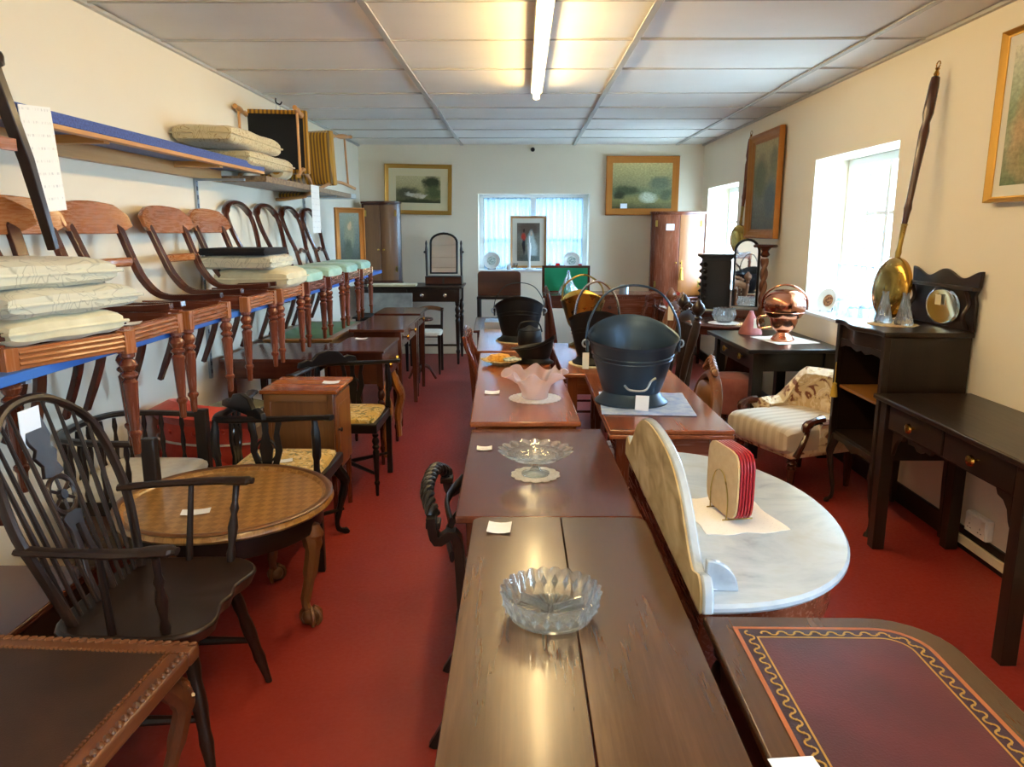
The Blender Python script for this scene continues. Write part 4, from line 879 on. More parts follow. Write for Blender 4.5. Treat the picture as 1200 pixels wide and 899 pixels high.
for k in range(3): a = k*2.094+.5; MB().tube(smooth([(.01*cos(a), .01*sin(a), .16), (.08*cos(a), .08*sin(a), .14), (.16*cos(a), .16*sin(a), .013)], 4), [(.014, .02), (.012, .012)], 6).build('leg', 'mahogany_dark', tp)
lc = thing('low_chair', 'small dark chair with an open top rail and pale seat near the far dressing table', 'chair', (-.99, 7.95, 0))
for s in (-1, 1):
    MB().tube([(s*.12, .13, 0), (s*.12, .13, .42), (s*.125, .15, .68)], .013, 4, up=(1,0,0)).build('stile', 'oak_dark', lc, .003)
    leg_mb('square', s*.12, -.13, .42, .015).build('leg', 'oak_dark', lc)
MB().tube(smooth([(-.14, .145, .66), (0, .175, .68), (.14, .145, .66)], 5), (.012, .022), 8).build('crest_rail', 'walnut', lc)
MB().box(-.13, .13, .125, .145, .36, .50).build('back_panel', 'oak_dark', lc); MB().pillow(.28, .30, .06, T(0,0,.43), 10, 8).build('seat_pad', 'white_seat', lc)

# dressing table with swing mirror, bow-front corner cupboard
dt = table('dressing_table', 'dark dressing table against the far wall carrying the swing mirror', (-1.27, 8.72, 0), 0, 1.20, .66, .885, 'oak_dark', 'turned', .026, .022, ap=.15, drawers=[('f', -.54, -.02), ('f', .02, .54)], knob='silver')
MB().tube([(-.54, -.27, .22), (.54, -.27, .22)], .012, 8).build('stretcher', 'oak_dark', dt)
tm = thing('swing_mirror', 'arched swing mirror on a two-drawer base on the dressing table', 'mirror', (-.90, 8.74, .886))
MB().box(-.21, .21, -.10, .10, 0, .10).build('box_base', 'oak_dark', tm, .004)
for s in (-1, 1):
    dd = MB().box(s*.105-.095, s*.105+.095, -.106, -.098, .015, .085).build('drawer', 'mahogany_dark', tm, .002)
    MB().lathe([(.012, 0), (.012, .02), (.016, .30), (.010, .34), (.014, .37), (.006, .40)], 10, T(s*.20, 0, .10)).build('post', 'oak_dark', tm)
    MB().lathe([(.0, 0), (.012, .005), (.016, .018), (.010, .03), (.0, .034)], 10, T(s*.20, 0, .37, 0, 0, s*pi/2), cap=False).build('swing_knob', 'oak_dark', tm)
arch = [(-.15, .13), (-.15, .48)]+[(-.15*cos(a) if abs(cos(a)) > 0 else 0, .48+.10*sin(a)) for a in [pi*i/12 for i in range(1, 12)]]+[(.15, .48), (.15, .13)]
TM = M.Translation((0, 0, .37)) @ M.Rotation(RD(-9), 4, 'X') @ M.Translation((0, 0, -.37))
MB().tube([TM @ V((x, 0, z)) for x, z in arch], (.014, .012), 8, closed=True, up=(0,1,0)).build('mirror_frame', 'ebonised', tm)
MB().prism(arch, -.003, .003, TM @ M.Rotation(pi/2, 4, 'X')).build('mirror_plate', 'mirror', tm)
def bow_cupboard(label, loc, w, h, mat, dmat, doors, depth=.34):
    t = thing('corner_cupboard', label, 'cupboard', loc)
    R_ = w*.95; f = lambda x: -(sqrt(R_*R_-x*x)-sqrt(R_*R_-w*w/4))
    o = [(-w/2+w*i/16, f(-w/2+w*i/16)) for i in range(17)]
    MB().prism(o+[(w/2, .06), (.08, depth), (-.08, depth), (-w/2, .06)], .02, h-.02).build('carcase', mat, t)
    for z in (0, h-.03): MB().prism([(x*1.05, y*1.10-.012) for x, y in o]+[(w/2*1.05, .06), (.08, depth), (-.08, depth), (-w/2*1.05, .06)], z, z+.03).build('cornice', mat, t, .008)
    for s in (-1, 1):
        a, b = (-w/2+.03, -.003) if s < 0 else (.003, w/2-.03)
        P = [(a+(b-a)*i/8, f(a+(b-a)*i/8)) for i in range(9)]
        d = MB().prism([(x, y-.012) for x, y in P]+[(x, y-.001) for x, y in P[::-1]], .045, h-.045).build('door', dmat if s > 0 else doors, t, .003)
        for z in (.14, h-.17): MB().box(s*(w/2-.05)-.012, s*(w/2-.05)+.012, f(w/2-.05)-.018, f(w/2-.05)-.010, z, z+.07).build('hinge', 'brass_old', d)
        MB().lathe([(.006, 0), (.012, .004), (.008, .008), (0, .009)], 10, T(s*.03, f(.03)-.012, h*.42, 0, pi/2)).build('escutcheon', 'brass', d)
    return t
bow_cupboard('glossy bow-fronted corner cupboard standing at the left end of the far wall', (-1.62, 8.80, .886), .44, .94, 'mahogany_dark', 'walnut', 'walnut', .33)
single(MB().box(-.30, .30, -.01, .01, 0, .22), 'marble_slab', 'grey_marble', 'grey marble slab leaning on the front of the dressing table', 'slab', (-1.52, 8.32, .60), 0, None, .003).rotation_euler = (RD(-12), 0, 0)
bx = table('side_table', 'plain low table holding the leaning marble slab before the dressing table', (-1.5, 8.16, 0), 0, .62, .42, .595, 'ebonised', 'square', .02, .02, ap=.08)
sl = MB().box(-.27, .27, -.12, .12, 0, .022); single(sl, 'paper_stack', 'cream_cloth', 'pale folded papers on the left part of the dressing table', 'papers', (-1.46, 8.50, .887), .05, None, .003)
# paintings
picture('framed_print', 'gilt-framed landscape print on the left half of the far wall', (-1.235, YB-.022, 1.975), 0, .80, .58, .045, 'gold_leaf', paint_mat('garden_print', [(0, '4d5338'), (.3, '8d8a5a'), (.55, 'b9ae7e'), (1, 'cfc596')], [(.25, .35, .35, .3, '5c5c46'), (.8, .75, .25, .3, '3f452c'), (.85, .4, .22, .3, '55603c'), (.45, .28, .22, .12, 'c9bfa5'), (.3, .3, .12, .1, 'cfcabb'), (.62, .25, .1, .08, 'd8d0be'), (.5, .05, .6, .12, '3c4228')], .12, 7), .09, roll=RD(1.2))
picture('framed_painting', 'gilt-framed misty landscape painting on the right half of the far wall', (1.415, YB-.022, 2.015), 0, .86, .68, .075, 'gold_orange', paint_mat('misty_landscape', [(0, '4a4a30'), (.22, '8a8350'), (.35, '6b7458'), (.5, '8c8a62'), (1, 'c6b47a')], [(.25, .4, .25, .12, '4c5438'), (.8, .55, .22, .18, '6a7058'), (.6, .25, .18, .14, 'b9bda6'), (.9, .3, .12, .14, '5a6046'), (.12, .3, .12, .1, '3c3f28')], .08, 5))
single(MB().box(-.04, .04, -.002, .001, 0, .055), 'price_card', 'paper', 'white price card tucked in the gilt-framed landscape painting', 'price card', (1.20, YB-.055, 1.755), 0, 'price cards')
picture('framed_painting', 'gold-framed portrait standing at the far end of the chair shelf', (-1.64, 7.25, 1.42), RD(38), .30, .58, .045, 'gold_orange', paint_mat('dim_portrait', [(0, '3a4034'), (.5, '6d7a6c'), (1, '8f9a86')], [(.5, .6, .3, .35, '8b8f70'), (.4, .3, .25, .25, '55604c'), (.5, .75, .12, .1, 'c2a67c')], .1, 5))
picture('framed_painting', 'tall gilt-framed landscape hanging on the window wall between the two recesses', (XR-.022, 6.75, 1.88), -pi/2, .84, .90, .075, 'gold_orange', paint_mat('dark_landscape', [(0, '575a4a'), (.35, '7d7f6e'), (.6, '8f8a62'), (1, 'b5a878')], [(.3, .6, .3, .3, '6a6a44'), (.7, .35, .3, .25, '5c6460'), (.8, .75, .2, .2, '7c7a50')], .12, 5), depth=.045, lean=RD(0))
picture('framed_print', 'pale gilt-framed woodland picture at the right edge of the view', (XR-.022, 3.06, 1.98), -pi/2, .92, .72, .022, 'gold_leaf', paint_mat('woodland_print', [(0, '6a7a58'), (.3, 'a2a282'), (.55, '8a9a78'), (.8, 'b9bfa4'), (1, 'd9d3bd')], [(.2, .35, .18, .4, 'b79c74'), (.4, .6, .3, .3, '6f8a68'), (.7, .5, .3, .35, '7d9270'), (.3, .2, .25, .2, '8d8a64')], .12, 5), .05, mountmat='card_mount')
single(MB().lathe([(.0, 0), (.02, 0), (.026, .014), (.02, .03), (.0, .034)], 16, T(0, 0, 0, 0, pi/2), cap=False), 'wall_sensor', 'dark_dot', 'small black round sensor high on the far wall', 'sensor', (.12, YB, 2.43))
hk = thing('ceiling_hook', 'small dark hook with two hanging wires in the left ceiling edge', 'hook', (-1.86, 5.95, ZC-.006))
MB().tube(smooth([(0,0,0), (0,0,-.03), (.03,0,-.045), (.045,0,-.025)], 4), .006, 6).build('hook', 'dark_dot', hk)
for x in (.0, .03): MB().tube([(x, 0, -.035), (x-.01, 0, -.26)], .0015, 5, up=(1,0,0)).build('wire', 'steel', hk)

bbx = thing('blanket_box', 'low dark lidded box on the floor behind the Windsor chair', 'box', (-1.70, 2.02, 0))
MB().box(-.20, .20, -.38, .38, .03, .33).build('box_body', 'oak_dark', bbx, .005); MB().box(-.22, .22, -.40, .40, .33, .355).build('lid', 'mahogany_dark', bbx, .006); MB().box(-.21, .21, -.39, .39, 0, .04).build('plinth', 'oak_dark', bbx)
# ================================================================ MIDDLE ROWS
GT = 'tables set end to end in the middle row'
table('drop_leaf_table', 'dark brown oak table with a plank joint, holding the round cut-glass bowl', (.105, 1.375, 0), RD(.3), .47, 1.14, .73, 'table_brown', 'baluster', .026, .020, ap=.11, boards=[-.235, .005, .235], group=GT, corner=.035, rim=.005, legmat='oak_dark')
table('dining_table', 'red-brown polished table second in the middle row, holding the glass cake stand', (.067, 2.437, 0), RD(1.0), .52, .94, .722, 'table_red', 'square', .026, .022, ap=.10, group=GT, rim=.005)
table('dining_table', 'glossy mahogany table under the pink glass bowl, third in the middle row', (.002, 3.40, 0), RD(1.6), .45, .95, .745, 'table_mid', 'square', .024, .022, ap=.10, group=GT, rim=.006)
table('dining_table', 'mahogany table fourth in the middle row, under the flower dish', (-.045, 4.305, 0), RD(2), .42, .82, .738, 'table_mid', 'square', .024, .022, ap=.10, group=GT, rim=.006)
table('dining_table', 'mahogany table fifth in the middle row, carrying the far black coal scuttle', (-.10, 5.29, 0), RD(2), .42, 1.10, .745, 'table_mid', 'square', .024, .022, ap=.10, group=GT, rim=.006)
table('dining_table', 'dark table at the far end of the middle row, behind the far black coal scuttle', (-.17, 6.33, 0), RD(2), .46, .92, .73, 'mahogany_dark', 'square', .024, .022, ap=.10, group=GT, rim=.006)
single(MB().box(-.10, .10, -.12, .12, 0, .06), 'cash_tin', 'tin', 'pale blue-grey box on the table behind the far black scuttle', 'box', (-.20, 6.02, .731), 0, None, .006)
card('white price card on the nearest table, behind the cut-glass bowl', (-.058, 1.86, .731), RD(-3), .062, .072, 1)
card('white price card left of the glass cake stand', (-.135, 2.62, .723), RD(2), .055, .05, 1)
card('white price card left of the pink glass bowl', (-.14, 3.47, .746), 0, .07, .07, 1)
# cut glass bowl
gb = thing('glass_bowl', 'round cut-glass bowl on the nearest dark table', 'bowl', (.06, 1.405, .7305))
def flute(n, amp, z0, z1):
    return lambda r, z, a, q: ((r*(1+amp*(abs(sin(n*a/2))-.5)*max(0, min(1, (z-z0)/(z1-z0))))*cos(a)), (r*(1+amp*(abs(sin(n*a/2))-.5)*max(0, min(1, (z-z0)/(z1-z0))))*sin(a)), z+.004*abs(sin(n*a/2))*max(0, (z-z0)/(z1-z0)))
MB().lathe([(.0, .002), (.07, .0), (.084, .006), (.090, .025), (.097, .045), (.101, .056), (.097, .057), (.090, .042), (.082, .022), (.072, .012), (.0, .010)], 96, fn=flute(24, .075, .004, .06), cap=False).build('body', 'cut_glass', gb)
mb = MB()
for k in range(24):
    a = 2*pi*(k+.5)/24; mb.lathe([(.0, -.016), (.008, 0), (.0, .016)], 4, M.Translation((.092*cos(a), .092*sin(a), .031)) @ M.Rotation(a, 4, 'Z') @ M.Rotation(RD(18), 4, 'Y'), cap=False)
tag(mb.build('cut_diamonds', 'cut_glass', gb), kind='stuff')
for k in range(3): a = 2*pi*k/3+.4; MB().tube([(.006*cos(a), .006*sin(a), .014), (.075*cos(a), .075*sin(a), .020)], (.003, .012), 6).build('divider', 'cut_glass', gb)
mb = MB()
for k in range(36): a = 2*pi*k/36; mb.tube([(.02*cos(a), .02*sin(a), .0115), (.068*cos(a+.12), .068*sin(a+.12), .0125)], .0022, 5)
tag(mb.build('star_cutting', 'cut_glass', gb), kind='stuff')
# cake stand
doily('white scalloped crochet doily under the glass cake stand', (.045, 2.33, .7225), .074, 14, .09, 'doily')
ck = thing('cake_stand', 'pressed-glass cake stand with a scalloped plate on the red-brown table', 'cake stand', (.045, 2.33, .7258))
MB().lathe([(.0, .0), (.045, .0), (.046, .004), (.02, .012), (.011, .025), (.013, .04), (.02, .052), (.0, .054)], 32, cap=False).build('foot', 'crystal', ck)
MB().lathe([(.0, .052), (.05, .053), (.09, .060), (.112, .074), (.118, .080), (.112, .080), (.088, .066), (.05, .059), (.0, .058)], 108, fn=flute(18, .10, .052, .08), cap=False).build('plate', 'cut_glass', ck)
mb = MB()
for q, rr in ((16, .045), (22, .070), (28, .094)):
    for k in range(q): a = 2*pi*k/q; mb.lathe([(.0, -.002), (.006, .0), (.0, .004)], 6, T(rr*cos(a), rr*sin(a), .060+max(0, rr-.05)*.22), cap=False)
tag(mb.build('pressed_pattern', 'cut_glass', ck), kind='stuff')
# pink frilled bowl
doily('large white doily under the pink frilled bowl', (.06, 3.36, .7455), .115, 26, .05, 'doily')
pg = thing('frilled_bowl', 'pink frilled glass bowl on a white doily on the third table', 'bowl', (.06, 3.36, .749))
def frill(r, z, a, q):
    k = max(0, (z-.03)/.09); rr = r*(1+.14*k*k*sin(8*a)); return (rr*cos(a), rr*sin(a), z+.016*k*k*cos(8*a+.6))
MB().lathe([(.0,.0), (.055,.0), (.06,.006), (.062,.03), (.08,.07), (.115,.105), (.14,.118), (.137,.122), (.112,.110), (.076,.075), (.056,.032), (.052,.010), (.0,.008)], 96, fn=frill, cap=False).build('body', 'pinkglass', pg)
# flower dish
fd = thing('crochet_dish', 'straw dish holding a yellow crocheted cloth on the fourth table', 'dish', (-.12, 4.30, .7385))
MB().lathe([(.0,.0), (.05,.0), (.055,.008), (.09,.022), (.115,.026), (.114,.030), (.086,.027), (.05,.012), (.0,.01)], 40, fn=lambda r, z, a, q: (r*(1+.05*sin(9*a))*cos(a), r*(1+.05*sin(9*a))*sin(a), z+.003*sin(9*a)*(r > .08)), cap=False).build('dish', 'straw', fd)
MB().lathe([(.0,.01), (.065,.012), (.070,.03), (.05,.055), (.0,.062)], 24, T(-.01, 0), fn=lambda r, z, a, q: (r*(1+.08*sin(5*a))*cos(a), r*(1+.08*sin(5*a))*sin(a), z), cap=False).build('crochet_cloth', 'yellow_wool', fd)
MB().pillow(.10, .08, .02, T(.06, -.05, .036, .4), 8, 4).build('folded_napkin', 'teal_print', fd)
# scuttles
single(MB().prism([(.16*cos(a)*(1+.03*sin(14*a)), .16*sin(a)*(1+.03*sin(14*a))) for a in [2*pi*i/84 for i in range(84)]], 0, .004), 'table_mat', 'mat_white', 'round cream mat under the far black coal scuttle', 'mat', (-.02, 5.20, .7455))
bucket('coal_scuttle', 'black coal scuttle with its tall back to the viewer on the fifth table', (-.02, 5.20, .750), pi, 'cast_iron', .235, .118, .165, .075, .9, True, 'coal scuttles', .04, -.03, .16, hr=.003)
bt = table('card_table', 'fold-over mahogany card table holding the big black coal scuttle', (.565, 3.30, 0), 0, .47, 1.14, .765, 'table_mid', 'square', .026, .036, ap=.11, fold=True, legmat='mahogany', rim=.004)
cl = MB(); n = 16; vs = []
for j in range(n+1):
    for i in range(n+1): vs.append((-.19+.38*i/n, -.215+.43*j/n, .0015+.0012*sin(i*1.7)*sin(j*1.3)))
fs = [(j*(n+1)+i, j*(n+1)+i+1, (j+1)*(n+1)+i+1, (j+1)*(n+1)+i) for j in range(n) for i in range(n)]
m_ = len(vs); top = [(x, y, z+.0025) for x, y, z in vs]; rim = list(range(n+1))+[(j+1)*(n+1)+n for j in range(n)]+[n*(n+1)+n-1-i for i in range(n)]+[(n-1-j)*(n+1) for j in range(n-1)]
cl.add(vs+top, fs+[tuple(i+m_ for i in f) for f in fs]+[(rim[k], rim[(k+1) % len(rim)], rim[(k+1) % len(rim)]+m_, rim[k]+m_) for k in range(len(rim))])
single(cl, 'table_cloth', 'blue_cloth', 'pale blue cloth under the big black coal scuttle', 'cloth', (.53, 3.17, .766), RD(-4))
sc = bucket('coal_scuttle', 'big open black coal scuttle on the pale blue cloth, nearest of the scuttles', (.475, 3.19, .771), 0, 'black_iron', .285, .122, .19, .07, .92, True, 'coal scuttles', .05, .03, .215, hr=.005)
MB().tube(smooth([(-.05, -.142, .10), (-.03, -.165, .085), (.03, -.170, .085), (.055, -.160, .12), (.075, -.160, .135)], 5), .005, 8).build('tipping_handle', 'steel', sc)  # pale steel stands in for the highlight along this handle
MB().tube([(.002, -.115, .055), (.002, -.19, .265)], .0015, 5).build('seam', 'black_iron', sc)
single(MB().box(-.028, .028, -.0015, .0, -.062, .0), 'swing_ticket', 'paper', 'lilac-white swing ticket tied to the front of the big black scuttle', 'ticket', (.495, 3.012, .836), RD(3), 'swing tickets').rotation_euler = (RD(-8), RD(4), RD(3))
single(MB().box(-.014, .014, -.0015, .0, -.07, 0), 'swing_ticket', 'tag', 'small buff ticket hanging at the left of the big black scuttle', 'ticket', (.272, 3.16, .99), 0, 'swing tickets')
table('side_table', 'mahogany table behind the fold-over card table, carrying the second black scuttle and the brass one', (.51, 4.53, 0), RD(1), .60, 1.14, .745, 'table_mid', 'square', .026, .022, ap=.10, rim=.005)
single(MB().prism([(.15*cos(a), .15*sin(a)) for a in [2*pi*i/40 for i in range(40)]], 0, .005), 'table_mat', 'mat_white', 'round cream mat under the black scuttle behind the biggest one', 'mat', (.42, 4.28, .7455))
bucket('coal_scuttle', 'black coal scuttle partly hidden behind the biggest one, with a silvery bail handle', (.42, 4.28, .751), RD(175), 'cast_iron', .25, .10, .15, .06, .95, False, 'coal scuttles', .04)
hs = MB().tube(smooth([(.30, 4.27, 1.0), (.315, 4.27, 1.11), (.37, 4.25, 1.20), (.45, 4.24, 1.215), (.53, 4.26, 1.13), (.56, 4.28, .99)], 6), .007, 8, up=(0,1,0)).build('bail_handle', 'silver', None)
hp = [o for o in COL.objects if o.name.startswith('coal_scuttle') and o.type == 'EMPTY'][-1]
hs.parent = hp; hs.matrix_parent_inverse = (M.Translation(hp.location) @ M.Rotation(RD(175), 4, 'Z')).inverted()
br = thing('brass_scuttle', 'brass helmet coal scuttle with a flaring mouth on a stem foot', 'coal scuttle', (.40, 4.96, .7455))
def helm(r, z, a, q):
    k = max(0, (z-.12)/.2); return (r*cos(a), r*sin(a)*(1+.35*k*max(0, -sin(a))), z+.06*k*abs(sin(a))**2-.03*k)
MB().lathe([(.0,0), (.09,.0), (.092,.01), (.06,.025), (.035,.045), (.032,.06), (.045,.075), (.04,.085), (.07,.11), (.095,.15), (.11,.20), (.125,.26), (.145,.33), (.148,.332), (.140,.325), (.118,.26), (.10,.2), (.08,.14), (.0,.12)], 40, fn=helm, cap=False).build('body', 'brass_old', br)
MB().tube(smooth([(-.135, 0, .28), (-.12, .0, .40), (0, 0, .47), (.12, 0, .40), (.135, 0, .28)], 6), .006, 8, up=(0,1,0)).build('bail_handle', 'brass_old', br)
ih = bucket('coal_scuttle', 'low dark cast-iron coal hod lying beside the flower dish', (.075, 4.36, .739), RD(250), 'cast_iron', .10, .07, .095, .06, 1.25, False, 'coal scuttles', .03, band=False)
ik = thing('iron_pot', 'dark lidded iron pot beside the far black scuttle', 'pot', (.17, 4.94, .7455)); ik.location = (.05, 4.84, .7455)
MB().lathe([(.0,.0), (.06,.0), (.075,.02), (.08,.06), (.076,.11), (.07,.12), (.0,.12)], 28, cap=False).build('body', 'cast_iron', ik)
MB().tube(smooth([(-.08, 0, .11), (-.05, 0, .17), (.05, 0, .17), (.08, 0, .11)], 5), .005, 8, up=(0,1,0)).build('handle', 'cast_iron', ik)
MB().lathe([(.0,.118), (.07,.118), (.072,.125), (.03,.138), (.012,.15), (.0,.152)], 24, cap=False).build('lid', 'cast_iron', ik)

# chairs tucked against the middle row
def tall_chair(name, label, loc, rz, h, mat, style, seatm, group=None, w=.44):
    t = thing(name, label, 'chair', loc, rz, group); d, zs = .42, .44
    for s in (-1, 1):
        x = s*(w/2-.025)
        leg_mb('turned', x, -d/2+.03, zs-.03, .022).build('leg', mat, t)
        MB().tube(smooth([(x, d/2-.02, zs), (x, d/2-.015, zs*.6), (x, d/2+.02, zs*.25), (x, d/2+.075, 0)], 4), [(.019,.019), (.018,.018), (.014,.014)], 4, up=(1,0,0)).build('leg', mat, t, .002)
        P = smooth([(x, d/2-.02, zs-.02), (x*1.01, d/2-.005, zs+.22), (x*1.03, d/2+.05, h-.12), (x*1.03, d/2+.065, h-.05)], 5)
        if style == 'finial':
            MB().tube(P, [.020, .017, .022, .028, .024, .017], 10, up=(1,0,0)).build('stile', mat, t)
            e = P[-1]; MB().lathe([(.016,0),(.024,.012),(.014,.024),(.022,.032),(.036,.05),(.040,.07),(.034,.09),(.018,.105),(.012,.118),(.0,.124)], 14, M.Translation(e), cap=False).build('finial', mat, t)
        else: MB().tube(P, [(.014,.022), (.013,.020), (.013,.020)], 4, up=(1,0,0)).build('stile', mat, t, .004)
        MB().tube([(x, -d/2+.03, .16), (x, d/2-.02, .16)], [.009, .013, .009], 8).build('stretcher', mat, t)
    MB().box(-w/2, w/2, -d/2, d/2, zs-.06, zs-.005).build('seat_frame', mat, t, .005)
    MB().pillow(w-.03, d-.03, .05, T(0, -.005, zs), 10, 8).build('seat_pad', seatm, t)
    y0 = d/2+.03
    if style == 'rope':
        mb = MB(); P = smooth([(-w/2+.03, y0+.03, h-.05), (-.12, y0+.055, h-.015), (0, y0+.062, h-.008), (.12, y0+.055, h-.015), (w/2-.03, y0+.03, h-.05)], 8)
        for q in range(3): mb.tube([p+V((0, .012*cos(i*.9+q*2.09), .012*sin(i*.9+q*2.09))) for i, p in enumerate(P)], .010, 8, up=(0,1,0))
        tag(mb.build('rope_crest', mat, t), kind='stuff')
        for s in (-1, 1): MB().cbox((s*(w/2-.03), y0+.03, h-.075), (.045, .04, .02)).build('stile_cap', mat, t, .003)
        for z in (zs+.16, zs+.26): MB().tube(smooth([(-w/2+.03, y0-.02, z), (0, y0+.01, z), (w/2-.03, y0-.02, z)], 4), (.008, .018), 8).build('slat', mat, t)
    else:
        MB().tube(smooth([(-w/2+.03, y0+.02, h-.08), (0, y0+.04, h-.04), (w/2-.03, y0+.02, h-.08)], 6), (.013, .035), 8).build('crest_rail', mat, t)
        if style == 'finial':
            for k in range(5): MB().tube(smooth([(-.14+.07*k, y0-.005, zs+.1), (-.14+.07*k, y0+.015, (zs+h)/2), (-.14+.07*k, y0+.03, h-.1)], 3), (.018, .007), 6, up=(1,0,0)).build('slat', mat, t)
            mb = MB()
            for k in range(7): mb.lathe([(.0, -.02), (.02, 0), (.0, .02)], 8, T(-.12+.04*k, y0+.03, h-.015+.035*cos((k-3)*.5), 0, pi/2), cap=False)
            tag(mb.build('carved_crest', mat, t), kind='stuff')
            MB().box(-w/2+.03, w/2-.03, y0-.03, y0-.01, zs+.08, zs+.12).build('lower_rail', mat, t, .003)
        else:
            for k in range(3): MB().tube(smooth([(-.07+.07*k, y0-.02, zs), (-.07+.07*k, y0+.0, (zs+h)/2), (-.07+.07*k, y0+.025, h-.07)], 3), (.016, .006), 6, up=(1,0,0)).build('slat', mat, t)
    return t
tall_chair('side_chair', 'black chair with a rope-carved crest tucked under the nearest table', (-.08, 2.14, 0), pi/2, .775, 'ebonised', 'rope', 'wicker', w=.44).location = (.025, 2.16, 0)
tall_chair('side_chair', 'reddish carved-top chair tucked against the left of the fifth table', (-.07, 4.62, 0), pi/2, .93, 'mahogany', 'plain', 'wicker', w=.40)
tall_chair('side_chair', 'dark chair with a sweeping curved back between the scuttles in the far middle', (.46, 5.70, 0), pi/2, 1.10, 'mahogany_dark', 'plain', 'cream_cloth', w=.42)
GC = 'carved oak chairs by the right-hand row'
tall_chair('carved_chair', 'carved oak chair with big ball finials right of the nearest scuttle', (.765, 4.64, 0), -pi/2, 1.03, 'oak_dark', 'finial', 'pink_velvet', GC)
tall_chair('carved_chair', 'carved oak chair with a buff ticket, behind the ball-finial chair', (.86, 5.55, 0), -pi/2, 1.0, 'carved', 'finial', 'pink_velvet', GC)
single(MB().box(-.02, .02, -.0015, .0, -.10, 0), 'swing_ticket', 'tag', 'buff ticket hanging on the carved chair behind the ball-finial chair', 'ticket', (1.06, 5.36, .97), RD(-15), 'swing tickets')
# prie-dieu style nursing chair with carved crest
pd = thing('carved_parlour_chair', 'carved walnut parlour chair with an arched upholstered back beside the card table', 'chair', (.655, 3.60, 0), -pi/2)
PH = smooth([(-.17, .20, .38), (-.19, .235, .58), (-.15, .26, .74), (0, .27, .815), (.15, .26, .74), (.19, .235, .58), (.17, .20, .38)], 6)
MB().tube(PH, (.020, .028), 8, up=(0,1,0)).build('back_frame', 'carved', pd)
MB().pillow(.33, .40, .07, T(0, .235, .58, 0, RD(82)), 12, 4).build('back_pad', 'walnut', pd)
mb = MB()
for k in range(11):
    u = (k-5)/5; mb.lathe([(.0, -.022), (.018, -.008), (.02, .006), (.0, .026)], 8, T(u*.085, .262, .835+.055*(1-abs(u)), u*.6, .2, u*.8), cap=False)
tag(mb.build('carved_crest', 'carved', pd), kind='stuff')
MB().pillow(.50, .50, .14, T(0, -.02, .36), 12, 8).build('seat_pad', 'rose_floral', pd); MB().box(-.23, .23, -.23, .2, .24, .31).build('seat_rail', 'carved', pd, .01)
for s in (-1, 1): leg_mb('baluster', s*.2, -.2, .25, .024).build('leg', 'carved', pd); leg_mb('square', s*.18, .17, .25, .02).build('leg', 'carved', pd)

# ---------------------------------------------------------------- leather-topped writing table (front right)
lt = thing('leather_table', 'dark writing table with a wine leather top and gold tooling, front right corner', 'table', (.59, .90, 0), RD(-.3))
def rrect(x0, x1, y0, y1, r):
    o = [(x0, y1), (x0, y0)]
    for cx, cy, a0 in ((x1-r, y0+r, -90), (x1-r, y1-r, 0)):
        for k in range(8): a = RD(a0+90*k/7); o.append((cx+r*cos(a), cy+r*sin(a)))
    return o
X0, X1, Y0, Y1 = -.222, .232, -.52, .51
MB().prism(rrect(X0, X1, Y0, Y1, .13), .708, .73).build('tabletop', 'table_brown', lt, .005)
MB().prism(rrect(X0+.048, X1-.052, Y0+.05, Y1-.045, .085), .7295, .7312).build('leather_inset', 'leather_wine', lt)
def band(off, wd, z, nm, mt):
    a = rrect(X0+.048+off, X1-.052-off, Y0+.05+off, Y1-.045-off, max(.085-off, .03)); b = rrect(X0+.048+off+wd, X1-.052-off-wd, Y0+.05+off+wd, Y1-.045-off-wd, max(.085-off-wd, .03)); n = len(a)
    vs = [(p[0], p[1], z) for p in a]+[(p[0], p[1], z) for p in b]+[(p[0], p[1], .7305) for p in a]+[(p[0], p[1], .7305) for p in b]
    fs = []
    for i in range(n):
        j = (i+1) % n; fs += [(i, j, n+j, n+i), (2*n+i, 2*n+j, j, i), (n+i, n+j, 3*n+j, 3*n+i)]
    MB().add(vs, fs).build(nm, mt, lt)
band(.0, .008, .7317, 'outer_line', 'tan_line'); band(.0085, .027, .7314, 'dark_band', 'leather_dark'); band(.036, .0035, .7316, 'inner_line', 'gold_tool')
pth = rrect(X0+.048+.024, X1-.052-.024, Y0+.05+.024, Y1-.045-.024, .061)
P = []; n = len(pth)
for i in range(n):
    a, b = V((*pth[i], 0)), V((*pth[(i+1) % n], 0)); L = (b-a).length; q = max(1, int(L/.004)); P += [(a.lerp(b, k/q), (b-a).normalized()) for k in range(q)]
mb = MB(); step = 4
for i in range(0, len(P)-step, step):
    c, tn = P[i]; nn = V((-tn.y, tn.x, 0)); s = 1 if (i//step) % 2 else -1
    arc = [c+tn*(.0075*cos(t))+nn*s*(.0065*sin(t)+.000) for t in [pi*k/6-.4 for k in range(8)]]
    mb.tube([(p.x, p.y, .7318) for p in arc], (.0017, .0006), 4)
tag(mb.build('scroll_tooling', 'gold_tool', lt), kind='stuff')
for sx in (X0+.03, X1-.03): MB().box(sx-.01, sx+.01, Y0+.06, Y1-.06, .60, .708).build('apron', 'oak_dark', lt)
for sy in (Y0+.05, Y1-.05): MB().box(X0+.04, X1-.06, sy-.01, sy+.01, .60, .708).build('apron', 'oak_dark', lt)
for sx in (X0+.035, X1-.06):
    for sy in (Y0+.06, Y1-.06): leg_mb('turned', sx, sy, .705, .026).build('leg', 'oak_dark', lt)
card('white price card at the near edge of the leather-topped table', (.402, .962, .7315), .1, .07, .05, 0)

